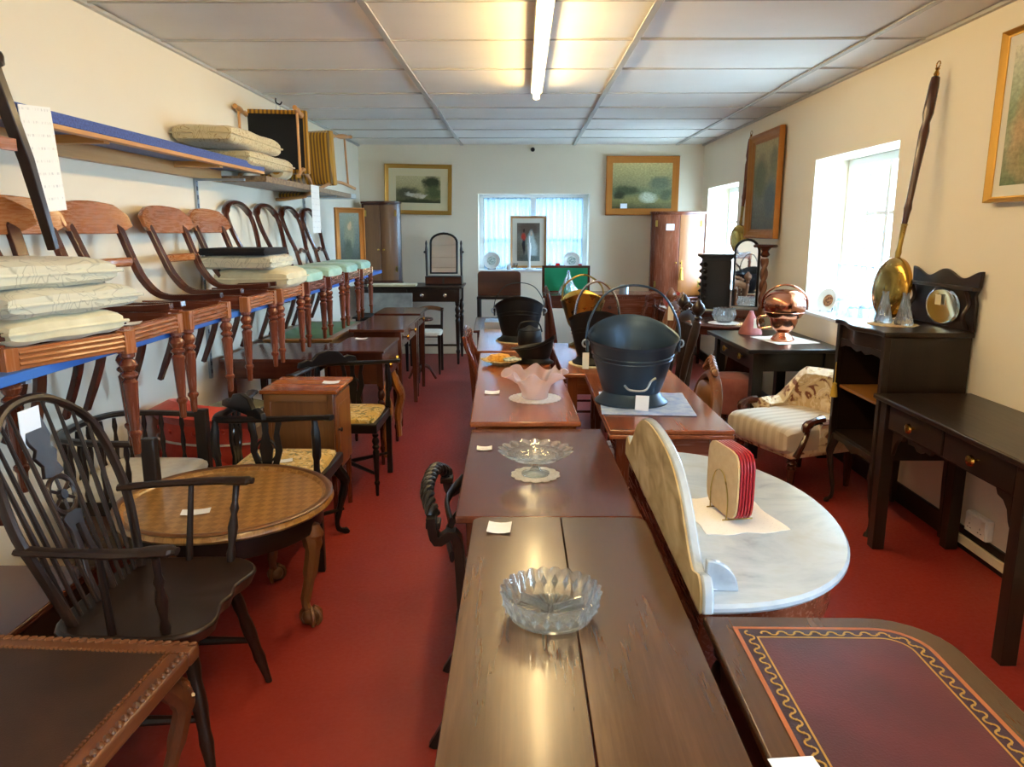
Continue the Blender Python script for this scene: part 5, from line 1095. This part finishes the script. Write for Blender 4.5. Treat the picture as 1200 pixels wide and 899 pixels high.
# ---------------------------------------------------------------- marble washstand
ws = thing('marble_washstand', 'half-round marble-topped washstand with a shaped marble splashback', 'washstand', (.375, 1.985, 0))
def dee(rx, ry, n=40): return [(.0, -ry)]+[(rx*cos(a)**.82 if cos(a) > 0 else 0, ry*sin(a)) for a in [-pi/2+pi*i/n for i in range(1, n)]]+[(.0, ry)]
d1 = dee(.465, .555)
mb = MB(); ring = [(1.0, .722), (1.012, .730), (1.012, .738), (1.0, .745)]; n = len(d1); vs = []
for k, z in ring: vs += [(x*k, y*k, z) for x, y in d1]
mb.add(vs, [(j*n+i, j*n+(i+1) % n, (j+1)*n+(i+1) % n, (j+1)*n+i) for j in range(3) for i in range(n)]+[tuple(range(n))[::-1], tuple(3*n+i for i in range(n))]).build('marble_top', 'marble', ws)
pf = smooth([(-.575, .73, 0), (-.57, .775, 0), (-.545, .80, 0), (-.515, .795, 0), (-.48, .79, 0), (-.42, .83, 0), (-.33, .90, 0), (-.2, .95, 0), (0, .965, 0), (.2, .95, 0), (.33, .90, 0), (.42, .83, 0), (.48, .79, 0), (.515, .795, 0), (.545, .80, 0), (.57, .775, 0), (.575, .73, 0)], 3)
F = M.Rotation(pi/2, 4, 'Z') @ M.Rotation(pi/2, 4, 'X')
sp = MB().prism([(p.x, p.y) for p in pf], -.005, .018, F).build('splashback', 'marble', ws, .005)
MB().prism([(p.x*.985, .73+(p.y-.73)*.975) for p in pf], -.0095, -.0049, F).build('unpolished_back', 'marble_back', sp)
for s in (-1, 1): MB().prism([(.018, .745)]+[(.018+.07*sin(a), .745+.07*cos(a)) for a in [pi*i/16 for i in range(0, 9)]], s*.49-.009, s*.49+.009, M.Rotation(pi/2, 4, 'X')).build('bracket', 'marble', ws, .003)
d2 = dee(.435, .53); d3 = dee(.415, .51)
MB().prism(d2, .62, .7215).build('frieze', 'mahogany', ws, .004); MB().prism(d3, .06, .62).build('carcase', 'mahogany', ws); MB().prism(d2, .0, .07).build('plinth', 'mahogany_dark', ws, .006)
for a0, a1 in ((-58, -3), (3, 58)):
    A_ = [RD(a0+(a1-a0)*i/8) for i in range(9)]
    dr = MB().prism([(.418*cos(a)**.82, .512*sin(a)) for a in A_]+[(.425*cos(a)**.82, .52*sin(a)) for a in A_[::-1]], .10, .60).build('door', 'mahogany', ws, .003)
    a = A_[-1] if a1 < 0 else A_[0]
    MB().lathe([(.006,0), (.012,.01), (.009,.02), (0,.022)], 10, T(.428*cos(a), .52*sin(a*1.25), .38, 0, 0, pi/2)).build('knob', 'brass', dr)
single(MB().prism([(.11*cx+.006*sin(7*k), .13*cy+.006*cos(5*k)) for k, (cx, cy) in enumerate([(-1+.2*i, -1) for i in range(10)]+[(1, -1+.2*i) for i in range(10)]+[(1-.2*i, 1) for i in range(10)]+[(-1, 1-.2*i) for i in range(10)])], .0005, .0025), 'lace_mat', 'lace', 'rectangular white lace mat under the table-mat rack', 'lace mat', (.56, 1.93, .745), RD(8))
rk = thing('mat_rack', 'wire rack holding rounded cork table mats with red edges on the marble top', 'mat rack', (.56, 1.93, .749), RD(-80))
for k in range(6):
    o = [(x*.092, .10+z*.092) for x, z in [(cos(a)*(1/max(abs(cos(a))**5+abs(sin(a))**5, 1e-9)**.2), sin(a)*(1/max(abs(cos(a))**5+abs(sin(a))**5, 1e-9)**.2)) for a in [2*pi*i/36 for i in range(36)]]]
    y = -.022+.0085*k
    tag(MB().prism(o, -y-.003, -y+.003, M.Rotation(pi/2, 4, 'X')).build('table_mat', 'cork' if k == 0 else 'red_mat', rk, .001), 'cork-faced front mat' if k == 0 else 'red-edged mat')
for y in (-.030, .034):
    MB().tube(smooth([(-.05, y, .004), (-.052, y, .06), (-.03, y, .11), (0, y, .125), (.03, y, .11), (.052, y, .06), (.05, y, .004)], 4), .0018, 6, up=(0,1,0)).build('wire_hoop', 'brass_old', rk)
for x in (-.05, .05): MB().tube([(x, -.04, .003), (x, .044, .003)], .002, 6).build('wire_foot', 'brass_old', rk)
card('white price card on the marble washstand top', (.425, 1.53, .746), .3, .06, .08, 1)
# ================================================================ RIGHT SIDE AND FAR END
# dark two-drawer side table at the right edge
rt2 = table('hall_table', 'dark two-drawer side table against the right wall with brass knobs', (1.885, 2.93, 0), -pi/2, 1.10, .46, .75, 'oak_dark', 'block', .028, .024, ap=.13, drawers=[('f', -.45, -.008), ('f', .008, .45)], over=.028, rim=.006)
for sx in (-1, 1):
    for x0, s in ((sx*.43, -sx),):
        MB().prism([(0, 0), (s*.10, 0), (s*.085, -.025), (s*.05, -.035), (s*.025, -.06), (s*.012, -.10), (0, -.12)], -.008, .008, M.Translation((x0, -.17, .597)) @ M.Rotation(pi/2, 4, 'X')).build('corner_bracket', 'oak_dark', rt2, .002)
MB().prism([(-.10, 0), (.10, 0), (.09, -.022), (.04, -.02), (.015, -.035), (-.015, -.035), (-.04, -.02), (-.09, -.022)], -.008, .008, M.Translation((-.2, -.17, .597)) @ M.Rotation(pi/2, 4, 'X')).build('apron_drop', 'oak_dark', rt2, .002)
so = thing('wall_socket', 'white double socket box low on the right wall under the dark side table', 'socket', (XR, 3.29, .165), -pi/2)
MB().box(-.08, .08, -.035, 0, -.05, .05).build('box', 'white', so, .006); MB().box(-.075, .075, -.041, -.035, -.045, .045).build('face_plate', 'white', so, .002)
for s in (-1, 1):
    MB().box(s*.04-.008, s*.04+.008, -.045, -.041, .018, .034).build('switch', 'white', so, .001)
    for dx, dz, wx, wz in ((0, .002, .0035, .008), (-.011, -.018, .008, .0035), (.011, -.018, .008, .0035)): MB().cbox((s*.04+dx, -.0412, dz-.004), (wx, .001, wz)).build('pin_slot', 'dark_dot', so)
struct(MB().box(XR-.03, XR-.018, 2.2, 3.5, .03, .075).build('trim_4', 'pipe', bev=.003), 'cream boxed pipe run low on the right wall', 'trim')
# music cabinet with mirrored upstand
mc = thing('display_cabinet', 'dark open-fronted cabinet with a shaped mirror back beside the nearer window', 'cabinet', (1.92, 3.80, 0), -pi/2)
W_, D_ = .27, .20
def serp(y, k=1.0): return [(-W_*k, D_)]+[(-W_*k+2*W_*k*i/16, y-.022*sin(pi*i/16)**2+.012*sin(3*pi*i/16)) for i in range(17)]+[(W_*k, D_)]
MB().prism(serp(-D_-.02, 1.06), 1.005, 1.03).build('top', 'oak_dark', mc, .006)
for s in (-1, 1): MB().box(s*(W_-.012)-.009, s*(W_-.012)+.009, -D_+.01, D_, .40, 1.005).build('side_panel', 'oak_dark', mc, .003)
for s in (-1, 1):
    MB().tube([(s*(W_-.012), -D_+.005, 1.005), (s*(W_-.012), -D_+.005, .30)], .016, 4, up=(0,1,0)).build('corner_post', 'oak_dark', mc, .003)
    leg_mb('cabriole', s*(W_-.03), -D_+.02, .40, .018, s*.6, -.8).build('leg', 'oak_dark', mc); leg_mb('square', s*(W_-.02), D_-.03, .40, .016).build('leg', 'oak_dark', mc)
MB().box(-W_+.01, W_-.01, D_-.015, D_, .40, 1.005).build('back_panel', 'oak_dark', mc)
MB().prism(serp(-D_+.005, .95), .93, 1.005).build('frieze', 'oak_dark', mc, .003)
MB().prism([(-.245, 0), (.245, 0), (.245, -.05), (.20, -.035), (.12, -.03), (.05, -.045), (0, -.03), (-.05, -.045), (-.12, -.03), (-.20, -.035), (-.245, -.05)], -.006, .006, M.Translation((0, -D_+.008, .932)) @ M.Rotation(pi/2, 4, 'X')).build('shaped_apron', 'oak_dark', mc, .002)
MB().box(-W_+.01, W_-.01, -D_+.015, D_-.015, .66, .675).build('shelf', 'oak', mc, .002)
MB().box(-W_+.01, W_-.01, -D_+.01, D_-.01, .40, .42).build('base_shelf', 'oak_dark', mc, .003)
MB().prism([(-.25, 0), (.25, 0), (.22, -.03), (.1, -.025), (0, -.05), (-.1, -.025), (-.22, -.03)], -.006, .006, M.Translation((0, -D_+.008, .405)) @ M.Rotation(pi/2, 4, 'X')).build('apron_drop', 'oak_dark', mc, .002)
up = [(-.29, 1.03), (.29, 1.03), (.29, 1.16), (.275, 1.20), (.30, 1.24), (.31, 1.315)]+[(.31-.62*i/24, 1.295+.020*cos(2*pi*(-1+2*i/24))) for i in range(1, 24)]+[(-.31, 1.315), (-.30, 1.24), (-.275, 1.20), (-.29, 1.16)]
U = M.Translation((0, D_-.01, 0)) @ M.Rotation(pi/2, 4, 'X')
MB().prism(up, -.008, .008, U).build('upstand', 'oak_dark', mc, .004)
MB().box(-.31, .31, D_-.055, D_-.016, 1.225, 1.24).build('upstand_shelf', 'oak_dark', mc, .003)
for s in (-1, 1): MB().tube(smooth([(s*.25, D_-.02, 1.04), (s*.25, D_-.05, 1.10), (s*.25, D_-.025, 1.16), (s*.25, D_-.045, 1.22)], 4), .010, 8, up=(1,0,0)).build('shelf_bracket', 'oak_dark', mc)
MB().lathe([(.0, 0), (.072, 0), (.078, .004), (.07, .008), (.066, .006), (.0, .006)], 40, T(.02, D_-.02, 1.13, 0, pi/2) @ M.Scale(2.0, 4, (1,0,0)) @ M.Scale(1.2, 4, (0,1,0)), cap=False).build('oval_mirror', 'mirror', mc)
single(MB().box(-.026, .026, -.001, .001, 0, .05), 'price_card', 'tag', 'buff price card tucked against the oval mirror of the dark cabinet', 'price card', (2.085, 3.80, 1.135), -pi/2, 'price cards')
tz = thing('key_tassel', 'yellow key tassel hanging on the front of the dark cabinet', 'tassel', (1.695, 4.01, .665))
MB().tube([(0, 0, .14), (0, 0, .03)], .002, 6, up=(1,0,0)).build('cord', 'rope_yellow', tz); MB().lathe([(.0, -.05), (.02, -.05), (.014, .0), (.01, .014), (.013, .022), (.0, .032)], 12, cap=False).build('fringe', 'rope_yellow', tz)
# warming pans
def warming_pan(label, p0, p1, yaw, r, stick, hook):
    """p0 pan centre, p1 handle tip"""
    t = thing('warming_pan', label, 'warming pan', p0, 0, 'warming pans on the right wall')
    d = (V(p1)-V(p0)); L = d.length; q = M.Rotation(yaw, 4, 'Z').to_3x3() @ V((0, -1, 0)); z = d.normalized(); y = (-(q-z*q.dot(z))).normalized(); x = y.cross(z)
    A = M((( x.x, y.x, z.x, 0), (x.y, y.y, z.y, 0), (x.z, y.z, z.z, 0), (0, 0, 0, 1)))
    MB().lathe([(.0, -.03), (r*.8, -.035), (r*.97, -.02), (r, 0), (r*.97, .012), (r*.9, .02), (r*.5, .034), (r*.2, .03), (.0, .034)], 48, A @ M.Rotation(pi/2, 4, 'X'), cap=False).build('pan', 'brass', t)
    mb = MB()
    for k in range(16): a = 2*pi*k/16; mb.lathe([(.0, 0), (.008, .001), (.0, .004)], 8, A @ M.Translation((r*.72*cos(a), -.024, r*.72*sin(a))) @ M.Rotation(pi/2, 4, 'X'), cap=False)
    tag(mb.build('pierced_studs', 'brass_old', t), kind='stuff')
    MB().lathe([(.012, r*.95), (.016, r+.02), (.012, r+.05), (.015, r+.16), (.018, r+.17)], 12, A).build('ferrule', 'brass_old', t)
    MB().lathe([(.013, r+.16), (.016, r+.22), (.020, r+.25), (.016, r+.28), (.018, L*.55), (.024, L*.72), (.018, L*.76), (.026, L*.80), (.024, L*.92), (.020, L*.955), (.014, L*.96)], 14, A).build('handle', stick, t)
    f = MB().lathe([(.008, L*.955), (.014, L*.97), (.007, L*.985), (.012, L*.995), (.0, L)], 12, A, cap=False).build('finial', 'brass', t)
    MB().tube([A @ V((.016*cos(a), 0, L+.016*sin(a)+.012)) for a in [2*pi*i/16 for i in range(16)]], .003, 6, closed=True).build('hanging_ring', 'brass', f)
    return t
warming_pan('long-handled brass warming pan standing on the dark cabinet by the nearer window', (1.955, 4.03, 1.20), (2.075, 4.02, 2.30), -pi/2+.06, .165, 'mahogany_dark', 0)
warming_pan('long-handled brass warming pan beside the tall gilt landscape near the far window', (2.06, 7.30, 1.42), (2.09, 7.20, 2.36), -pi/2+.3, .135, 'mahogany', 0)
# glass candlesticks on a lace mat
doily('cream round lace mat under the glass candlesticks on the dark cabinet', (1.885, 3.83, 1.0305), .115, 20, .05, 'straw')
for k, (x, y, lab) in enumerate(((1.86, 3.88, 'pressed-glass cone vase on the lace mat, nearer the window'), (1.92, 3.79, 'pressed-glass cone vase on the lace mat, nearer the mirror back'))):
    cv = single(MB().lathe([(.0,0), (.042,.0), (.044,.01), (.034,.04), (.022,.09), (.014,.125), (.016,.135), (.012,.134), (.010,.12), (.018,.08), (.0,.03)], 48, fn=flute(12, .12, 0, .02), cap=False), 'glass_vase', 'cut_glass', lab, 'vase', (x, y, 1.0345), 0, 'glass vases')
# things on the window sill
pl = thing('china_plate', 'cream plate with a brown centre on a black stand on the nearer window sill', 'plate', (2.27, 5.60, .99), -pi/2+RD(25))
PT = M.Rotation(RD(-14), 4, 'X') @ M.Rotation(pi/2, 4, 'X')
def plate(par, r, cmat, PT=PT):
    MB().lathe([(.0, .0), (r*.6, .0), (r*.66, .006), (r*.98, .018), (r, .022), (r*.97, .024), (r*.64, .011), (r*.58, .006), (.0, .006)], 40, PT, cap=False).build('dish', 'ceramic', par)
    MB().lathe([(.0, .0062), (r*.5, .0062), (r*.5, .0085), (.0, .0085)], 32, PT, cap=False).build('printed_centre', cmat, par)
    return par
plate(pl, .088, 'plate_brown')
for s in (-1, 1): MB().tube([(s*.04, -.045, -.078), (s*.035, .0, -.075), (s*.03, .03, .02)], .004, 6, up=(1,0,0)).build('stand_wire', 'dark_dot', pl)
G_s = 'glass jars on the window sill'
jar0 = None
for k, (y, r, h, lab) in enumerate(((5.30, .055, .15, 'tall glass jar with a lid next to the cream plate'), (5.12, .05, .10, 'short glass jar in the middle of the sill'), (4.93, .06, .125, 'wide glass jar at the near end of the sill'))):
    j = thing('glass_jar', lab, 'jar', (2.26, y, .913), 0, G_s)
    MB().lathe([(.0,0), (r*.9,0), (r,.01), (r,h*.72), (r*.8,h*.8), (r*.8,h*.86), (r*.74,h*.86), (r*.92,h*.68), (r*.92,.014), (.0,.01)], 28, cap=False).build('body', 'crystal', j)
    MB().lathe([(.0,h*.85), (r*.86,h*.86), (r*.86,h*.92), (r*.3,h*.96), (r*.25,h*1.02), (.0,h*1.04)], 24, cap=False).build('lid', 'crystal', j)
# nursing chair in rose floral
nc = thing('nursing_chair', 'low floral upholstered armchair with a pale striped seat beside the dark cabinet', 'armchair', (1.68, 4.42, 0), RD(-68))
MB().pillow(.56, .56, .19, T(0, -.06, .335), 14, 10, .5, .25).build('seat_pad', 'seat_stripe', nc)
MB().box(-.27, .27, -.30, .24, .23, .30).build('seat_frame', 'rose_floral', nc, .03)
horseshoe(.31, .30, .09, lambda u: .17+.19*min(1, max(0, (sin(pi*u)-.5)/.3)), .27, RD(-22), RD(202), 26, None, .035).build('tub_back', 'rose_floral', nc)
for s in (-1, 1):
    MB().tube(smooth([(s*.285, -.10, .455), (s*.29, -.17, .45), (s*.285, -.215, .425), (s*.27, -.195, .38), (s*.285, -.235, .32), (s*.28, -.27, .25)], 4), [.024, .022, .026, .016, .016, .02], 8, up=(1,0,0)).build('arm_scroll', 'mahogany_dark', nc)
    lg = leg_mb('turned', s*.23, -.25, .23, .024).build('leg', 'mahogany_dark', nc); leg_mb('square', s*.20, .20, .23, .018).build('leg', 'mahogany_dark', nc)
# black-topped table with copper scuttle
kt = table('occasional_table', 'black-topped square table carrying the copper coal scuttle', (1.765, 5.30, 0), RD(2), .64, .98, .745, 'ebonised', 'block', .034, .026, ap=.13, over=.05, drawers=[('l', -.35, .35)], knob='brass_old', rim=.005)
for s in (-1, 1): MB().tube([(s*.235, -.40, .10), (s*.235, .40, .10)], (.018, .022), 4).build('stretcher', 'ebonised', kt, .004)
for s in (-1, 1): MB().tube(smooth([(-.235, s*.40, .09), (-.33, s*.46, .05), (-.40, s*.50, .012)], 4), (.02, .014), 8).build('scroll_foot', 'ebonised', kt)
single(MB().box(-.16, .16, -.19, .19, 0, .003), 'table_cloth', 'white_seat', 'small white cloth under the copper scuttle', 'cloth', (1.84, 5.25, .7455), RD(12), None, .001)
cu = thing('copper_scuttle', 'hammered copper helmet coal scuttle with a swing handle on the white cloth', 'coal scuttle', (1.81, 5.20, .749), RD(-20))
MB().lathe([(.0,0), (.075,0), (.08,.012), (.065,.03), (.045,.05), (.042,.06), (.06,.075), (.075,.09), (.09,.13), (.095,.165), (.0,.165)], 40, cap=False).build('stem_bowl', 'copper', cu)
MB().lathe([(.094,.158), (.105,.165), (.125,.20), (.138,.24), (.135,.285), (.11,.325), (.06,.350), (.0,.357)], 40, fn=lambda r, z, a, q: (r*1.05*cos(a), r*sin(a), z), cap=False).build('hood', 'copper', cu)
MB().tube([(.128*cos(a)*1.02, .122*sin(a), .200) for a in [2*pi*i/40 for i in range(40)]], .005, 6, closed=True).build('rim_band', 'copper', cu)
MB().tube(smooth([(-.145, .0, .22), (-.14, -.03, .30), (-.08, -.06, .365), (0, -.07, .39), (.08, -.06, .365), (.14, -.03, .30), (.145, 0, .22)], 6), .007, 8, up=(0,1,0)).build('swing_handle', 'copper', cu)
MB().tube(smooth([(-.10, .02, .17), (-.17, .03, .15), (-.16, .03, .08), (-.08, .02, .09)], 5), .008, 8).build('rear_grip', 'copper', cu)
single(MB().lathe([(.0,0), (.085,0), (.085,.015), (.02,.15), (.014,.17), (.0,.17)], 28, cap=False), 'cone_shade', 'pink_velvet', 'dusty pink cone-shaped lampshade behind the copper scuttle', 'lampshade', (1.70, 5.58, .7455))
single(MB().box(-.012, .012, -.001, .001, 0, .07), 'swing_ticket', 'tag', 'buff ticket standing on the pink cone-shaped lampshade', 'ticket', (1.70, 5.47, .80), 0, 'swing tickets')
ps = thing('pink_stool', 'round dusty pink velvet stool under the black-topped table', 'stool', (1.56, 5.42, 0))
MB().lathe([(.0,.20), (.17,.20), (.185,.24), (.185,.40), (.16,.46), (.0,.48)], 32, cap=False).build('seat', 'pink_velvet', ps)
for k in range(4): a = pi/4+k*pi/2; leg_mb('turned', .13*cos(a), .13*sin(a), .21, .02).build('leg', 'mahogany_dark', ps)
# round pedestal table with glass bowl
pt = thing('pedestal_table', 'round dark pedestal table under the small glass bowl', 'table', (1.655, 6.22, 0))
MB().lathe([(.0,.735), (.33,.735), (.345,.745), (.345,.755), (.33,.762), (.0,.76)], 48, cap=False).build('tabletop', 'mahogany_dark', pt)
MB().lathe([(.30,.68), (.315,.69), (.315,.735), (.29,.735), (.29,.68)], 48, cap=False).build('frieze', 'mahogany_dark', pt)
MB().lathe([(.05,.05), (.06,.10), (.035,.16), (.03,.28), (.055,.40), (.065,.48), (.03,.56), (.05,.66), (.09,.735)], 20).build('column', 'carved', pt)
for k in range(3): a = k*2.094+.3; MB().tube(smooth([(.03*cos(a), .03*sin(a), .13), (.16*cos(a), .16*sin(a), .11), (.30*cos(a), .30*sin(a), .022)], 4), [(.024, .035), (.018, .02)], 8).build('leg', 'mahogany_dark', pt)
doily('white doily under the small glass bowl on the pedestal table', (1.64, 6.10, .7625), .12, 20, .05, 'doily')
gb2 = thing('small_glass_bowl', 'small cut-glass bowl on a doily on the round pedestal table', 'bowl', (1.64, 6.10, .766))
MB().lathe([(.0,0), (.05,.0), (.075,.02), (.095,.06), (.08,.10), (.085,.112), (.078,.11), (.07,.10), (.086,.06), (.066,.024), (.0,.01)], 72, fn=flute(18, .10, 0, .05), cap=False).build('body', 'cut_glass', gb2)
# far right console, carved bracket, mirror, torchere
ct = table('console_table', 'dark console table in the far right corner area holding the carved wall bracket', (1.62, 7.05, 0), 0, .70, .62, .79, 'mahogany_dark', 'turned', .024, .022, ap=.10)
single(MB().box(-.30, .30, -.22, .22, 0, .003), 'table_runner', 'white_seat', 'white cloth spread on the far console table', 'cloth', (1.62, 6.99, .7905), .05, None, .001)
cbk = thing('carved_bracket', 'black carved box-shaped wall bracket with a small shelf on the far console table', 'bracket', (1.78, 6.98, .794), RD(-12))
MB().box(-.13, .13, -.08, .10, 0, .44).build('case', 'ebonised', cbk, .004)
MB().box(-.17, .17, -.12, .12, .475, .495).build('shelf', 'ebonised', cbk, .004)
MB().prism([(-.12, .44), (.12, .44), (.16, .475), (-.16, .475)], -.08, .08, M.Rotation(pi/2, 4, 'X')).build('cornice', 'ebonised', cbk)
for k in range(7): MB().lathe([(.0, -.022), (.022, 0), (.0, .022)], 8, T(-.10, -.082, .04+.06*k, 0, pi/2), cap=False).build('carved_boss', 'ebonised', cbk); MB().lathe([(.0, -.022), (.022, 0), (.0, .022)], 8, T(-.134, .0, .04+.06*k, 0, 0, -pi/2), cap=False).build('carved_boss', 'ebonised', cbk)
rs = MB().pillow(.20, .18, .14, T(0, 0, .07), 12, 3, wob=.02); single(rs, 'red_shawl', 'red_velvet', 'crumpled red cloth on the left end of the far console table', 'cloth', (1.40, 6.90, .794))
am = thing('arched_mirror', 'narrow arched mirror in a dark frame standing by the torchere', 'mirror', (1.945, 6.61, .82), RD(-25))
ar = [(-.10, .03), (-.10, .50)]+[(-.10*cos(a), .50+.10*sin(a)) for a in [pi*i/12 for i in range(1, 12)]]+[(.10, .50), (.10, .03)]
MB().tube([(x, 0, z) for x, z in ar], (.012, .014), 8, closed=True, up=(0,1,0)).build('mirror_frame', 'ebonised', am)
MB().prism(ar, -.004, .004, M.Rotation(pi/2, 4, 'X')).build('mirror_plate', 'mirror', am)
MB().box(-.13, .13, -.05, .05, -.82, .0).build('box_base', 'mahogany_dark', am, .004)
tc_ = thing('torchere', 'barley-twist dark wood torchere against the right wall under the tall landscape', 'plant stand', (2.02, 6.36, 0))
MB().lathe([(.0,1.36), (.09,1.36), (.10,1.372), (.09,1.385), (.0,1.385)], 32, cap=False).build('top', 'mahogany_dark', tc_)
mb = MB()
for q in range(2): mb.tube([(.016*cos(z*30+q*pi), .016*sin(z*30+q*pi), z) for z in [.22+.018*i for i in range(59)]], .019, 8, up=(0,1,0))
tag(mb.build('twist_column', 'carved', tc_), kind='stuff')
MB().lathe([(.02,1.28), (.04,1.30), (.025,1.33), (.05,1.36)], 16).build('capital', 'mahogany_dark', tc_); MB().lathe([(.12,.0), (.12,.03), (.05,.07), (.03,.12), (.045,.18), (.03,.235)], 20).build('base', 'mahogany_dark', tc_)
# far right corner cupboard on a low table
table('side_table', 'low dark table carrying the golden corner cupboard in the far right corner', (1.76, 8.78, 0), 0, .62, .60, .72, 'mahogany_dark', 'square', .024, .022, ap=.10)
bow_cupboard('golden mahogany bow-fronted corner cupboard at the right end of the far wall', (1.77, 8.74, .721), .60, .99, 'mahogany', 'satin_gold', 'mahogany', .36)
single(MB().box(-.045, .045, -.002, .001, 0, .07), 'price_card', 'paper', 'white price card stuck on the golden corner cupboard', 'price card', (1.70, 8.60, 1.51), 0, 'price cards').location = (1.655, 8.596, 1.50)
tsl = thing('key_tassel', 'long cream key tassel hanging on the golden corner cupboard door', 'tassel', (1.80, 8.60, 1.05))
MB().lathe([(.0, -.10), (.026, -.10), (.016, -.01), (.012, .01), (.016, .03), (.0, .045)], 12, cap=False).build('fringe', 'rope_yellow', tsl); MB().tube([(0, 0, .04), (0, .01, .12)], .003, 6, up=(1,0,0)).build('cord', 'rope_yellow', tsl)
# low chest in front of the far wall
lo = thing('low_chest', 'mahogany chest of drawers before the far wall, with a pale tin on it', 'chest', (1.06, 7.80, 0))
MB().box(-.33, .33, -.22, .22, .08, .845).build('carcase', 'mahogany', lo, .004); MB().box(-.35, .35, -.24, .23, .845, .868).build('top', 'mahogany', lo, .006); MB().box(-.33, .33, -.21, .22, 0, .08).build('plinth', 'mahogany_dark', lo)
for k in range(4):
    dr = MB().box(-.31, .31, -.232, -.22, .10+.185*k, .27+.185*k).build('drawer', 'mahogany', lo, .003)
    for s in (-1, 1): MB().lathe([(.008,0), (.018,.012), (.014,.022), (0,.024)], 10, T(s*.18, -.232, .185+.185*k, 0, pi/2)).build('knob', 'mahogany_dark', dr)
single(MB().lathe([(.0,0), (.045,0), (.047,.01), (.045,.085), (.04,.09), (.0,.09)], 24, cap=False), 'tin_pot', 'tin', 'pale tin pot on the mahogany chest before the far wall', 'tin', (1.03, 7.66, .869))
tall_chair('side_chair', 'mahogany side chair in front of the chest at the far end', (1.10, 7.15, 0), RD(-60), .92, 'mahogany', 'plain', 'pink_velvet', w=.42)
# green baize card table with raised flap
gt2 = thing('baize_table', 'card table with its green baize flap raised before the far window', 'card table', (.44, 7.45, 0))
MB().box(-.24, .24, -.20, .16, .86, .885).build('tabletop', 'mahogany_dark', gt2, .003); MB().box(-.22, .22, -.18, .15, .76, .86).build('apron', 'mahogany_dark', gt2)
fl = MB().box(-.24, .24, .145, .165, .886, 1.155).build('raised_flap', 'mahogany_dark', gt2, .003); MB().box(-.215, .215, .141, .146, .905, 1.132).build('baize', 'baize', fl)
for sx in (-1, 1):
    for sy in (-.15, .12): leg_mb('square', sx*.19, sy, .77, .022).build('leg', 'mahogany_dark', gt2, .002)
single(MB().lathe([(.0,.0), (.10,.0), (.095,.02), (.05,.10), (.012,.17), (.016,.19), (.0,.20)], 72, fn=flute(18, .10, 0, .02), cap=False), 'glass_pyramid', 'crystal', 'ribbed glass pyramid in front of the green baize flap', 'ornament', (.45, 7.36, .8855))
# tilt-top table, dark top raised
tt = thing('tilt_top_table', 'dark tilt-top table with its round-cornered top raised before the far window', 'table', (-.25, 8.25, 0))
o = [(-.235, .80), (.235, .80)]+[(.235-.04+.04*cos(a), 1.065-.04+.04*sin(a)) for a in [pi/2*i/6 for i in range(7)]]+[(-.235+.04-.04*sin(a), 1.065-.04+.04*cos(a)) for a in [pi/2*i/6 for i in range(7)]]
MB().prism(o, -.012, .012, M.Rotation(pi/2, 4, 'X')).build('raised_top', 'mahogany_dark', tt, .004)
MB().box(-.235, .235, -.20, .06, .775, .80).build('tabletop', 'ebonised', tt, .004)
for sx in (-1, 1):
    for sy in (-.17, .04): leg_mb('block', sx*.215, sy, .776, .018).build('leg', 'ebonised', tt, .002)
MB().box(-.20, .20, -.16, .03, .28, .30).build('under_shelf', 'ebonised', tt, .002)
# far window sill
picture('framed_print', 'print of a red-coated man with a pale-gowned woman standing on the far window sill', (.075, YB+.06, 1.36), 0, .44, .62, .022, 'gilt_wood', paint_mat('hunt_couple_print', [(0, '7d8a86'), (.35, '8a8f86'), (1, '6f6a60')], [(.5, .85, .6, .25, '5d5148'), (.62, .45, .2, .4, 'b9cfd0'), (.62, .72, .07, .08, 'cbb9a4'), (.72, .3, .2, .28, 'c2d6d8'), (.3, .42, .09, .3, '2c3440'), (.28, .64, .13, .12, 'b03a2c'), (.3, .80, .055, .06, '3a2c26'), (.5, .08, .6, .1, '6a7672')], .05, 6), .06, lean=RD(6), mountmat='card_mount')
for k, (x, lab) in enumerate(((-.37, 'blue-green transfer plate propped at the left of the far window sill'), (.60, 'green-rimmed plate propped at the right of the far window sill'))):
    p = thing('china_plate', lab, 'plate', (x, YB+.04, 1.138), 0, 'plates on the far window sill'); plate(p, .105, 'teal_print'); MB().box(-.05, .05, .02, .05, -.105, -.09).build('stand', 'dark_dot', p)
cs_ = thing('candlestick', 'tall white china candlestick in front of the hunt print', 'candlestick', (.085, YB-.01, 1.033))
MB().lathe([(.0,0), (.045,0), (.045,.012), (.018,.03), (.014,.10), (.02,.18), (.026,.27), (.018,.30), (.024,.32), (.0,.32)], 24, cap=False).build('stem', 'ceramic', cs_); MB().lathe([(.0,.32), (.010,.32), (.010,.40), (.0,.402)], 12, cap=False).build('candle', 'ceramic', cs_)
G_o = 'little ornaments on the far window sill'
for k, (x, m_, lab) in enumerate(((-.16, 'ceramic', 'small white jug left of the hunt print'), (-.08, 'crystal', 'small glass tumbler at the foot of the hunt print, left'), (.34, 'ceramic', 'small white china cup right of the hunt print'), (.43, 'red_glass', 'tiny red glass jar left of the green-rimmed plate'), (.70, 'red_glass', 'tiny red glass jar right of the green-rimmed plate'))):
    single(MB().lathe([(.0,0), (.02,0), (.026,.012), (.028,.04), (.022,.058), (.025,.068), (.021,.066), (.018,.05), (.0,.012)], 20, T(0,0,0,0,0,0,1.0+.15*(k % 2)), cap=False), 'sill_ornament', m_, lab, 'ornament', (x, YB+.0, 1.033), 0, G_o)
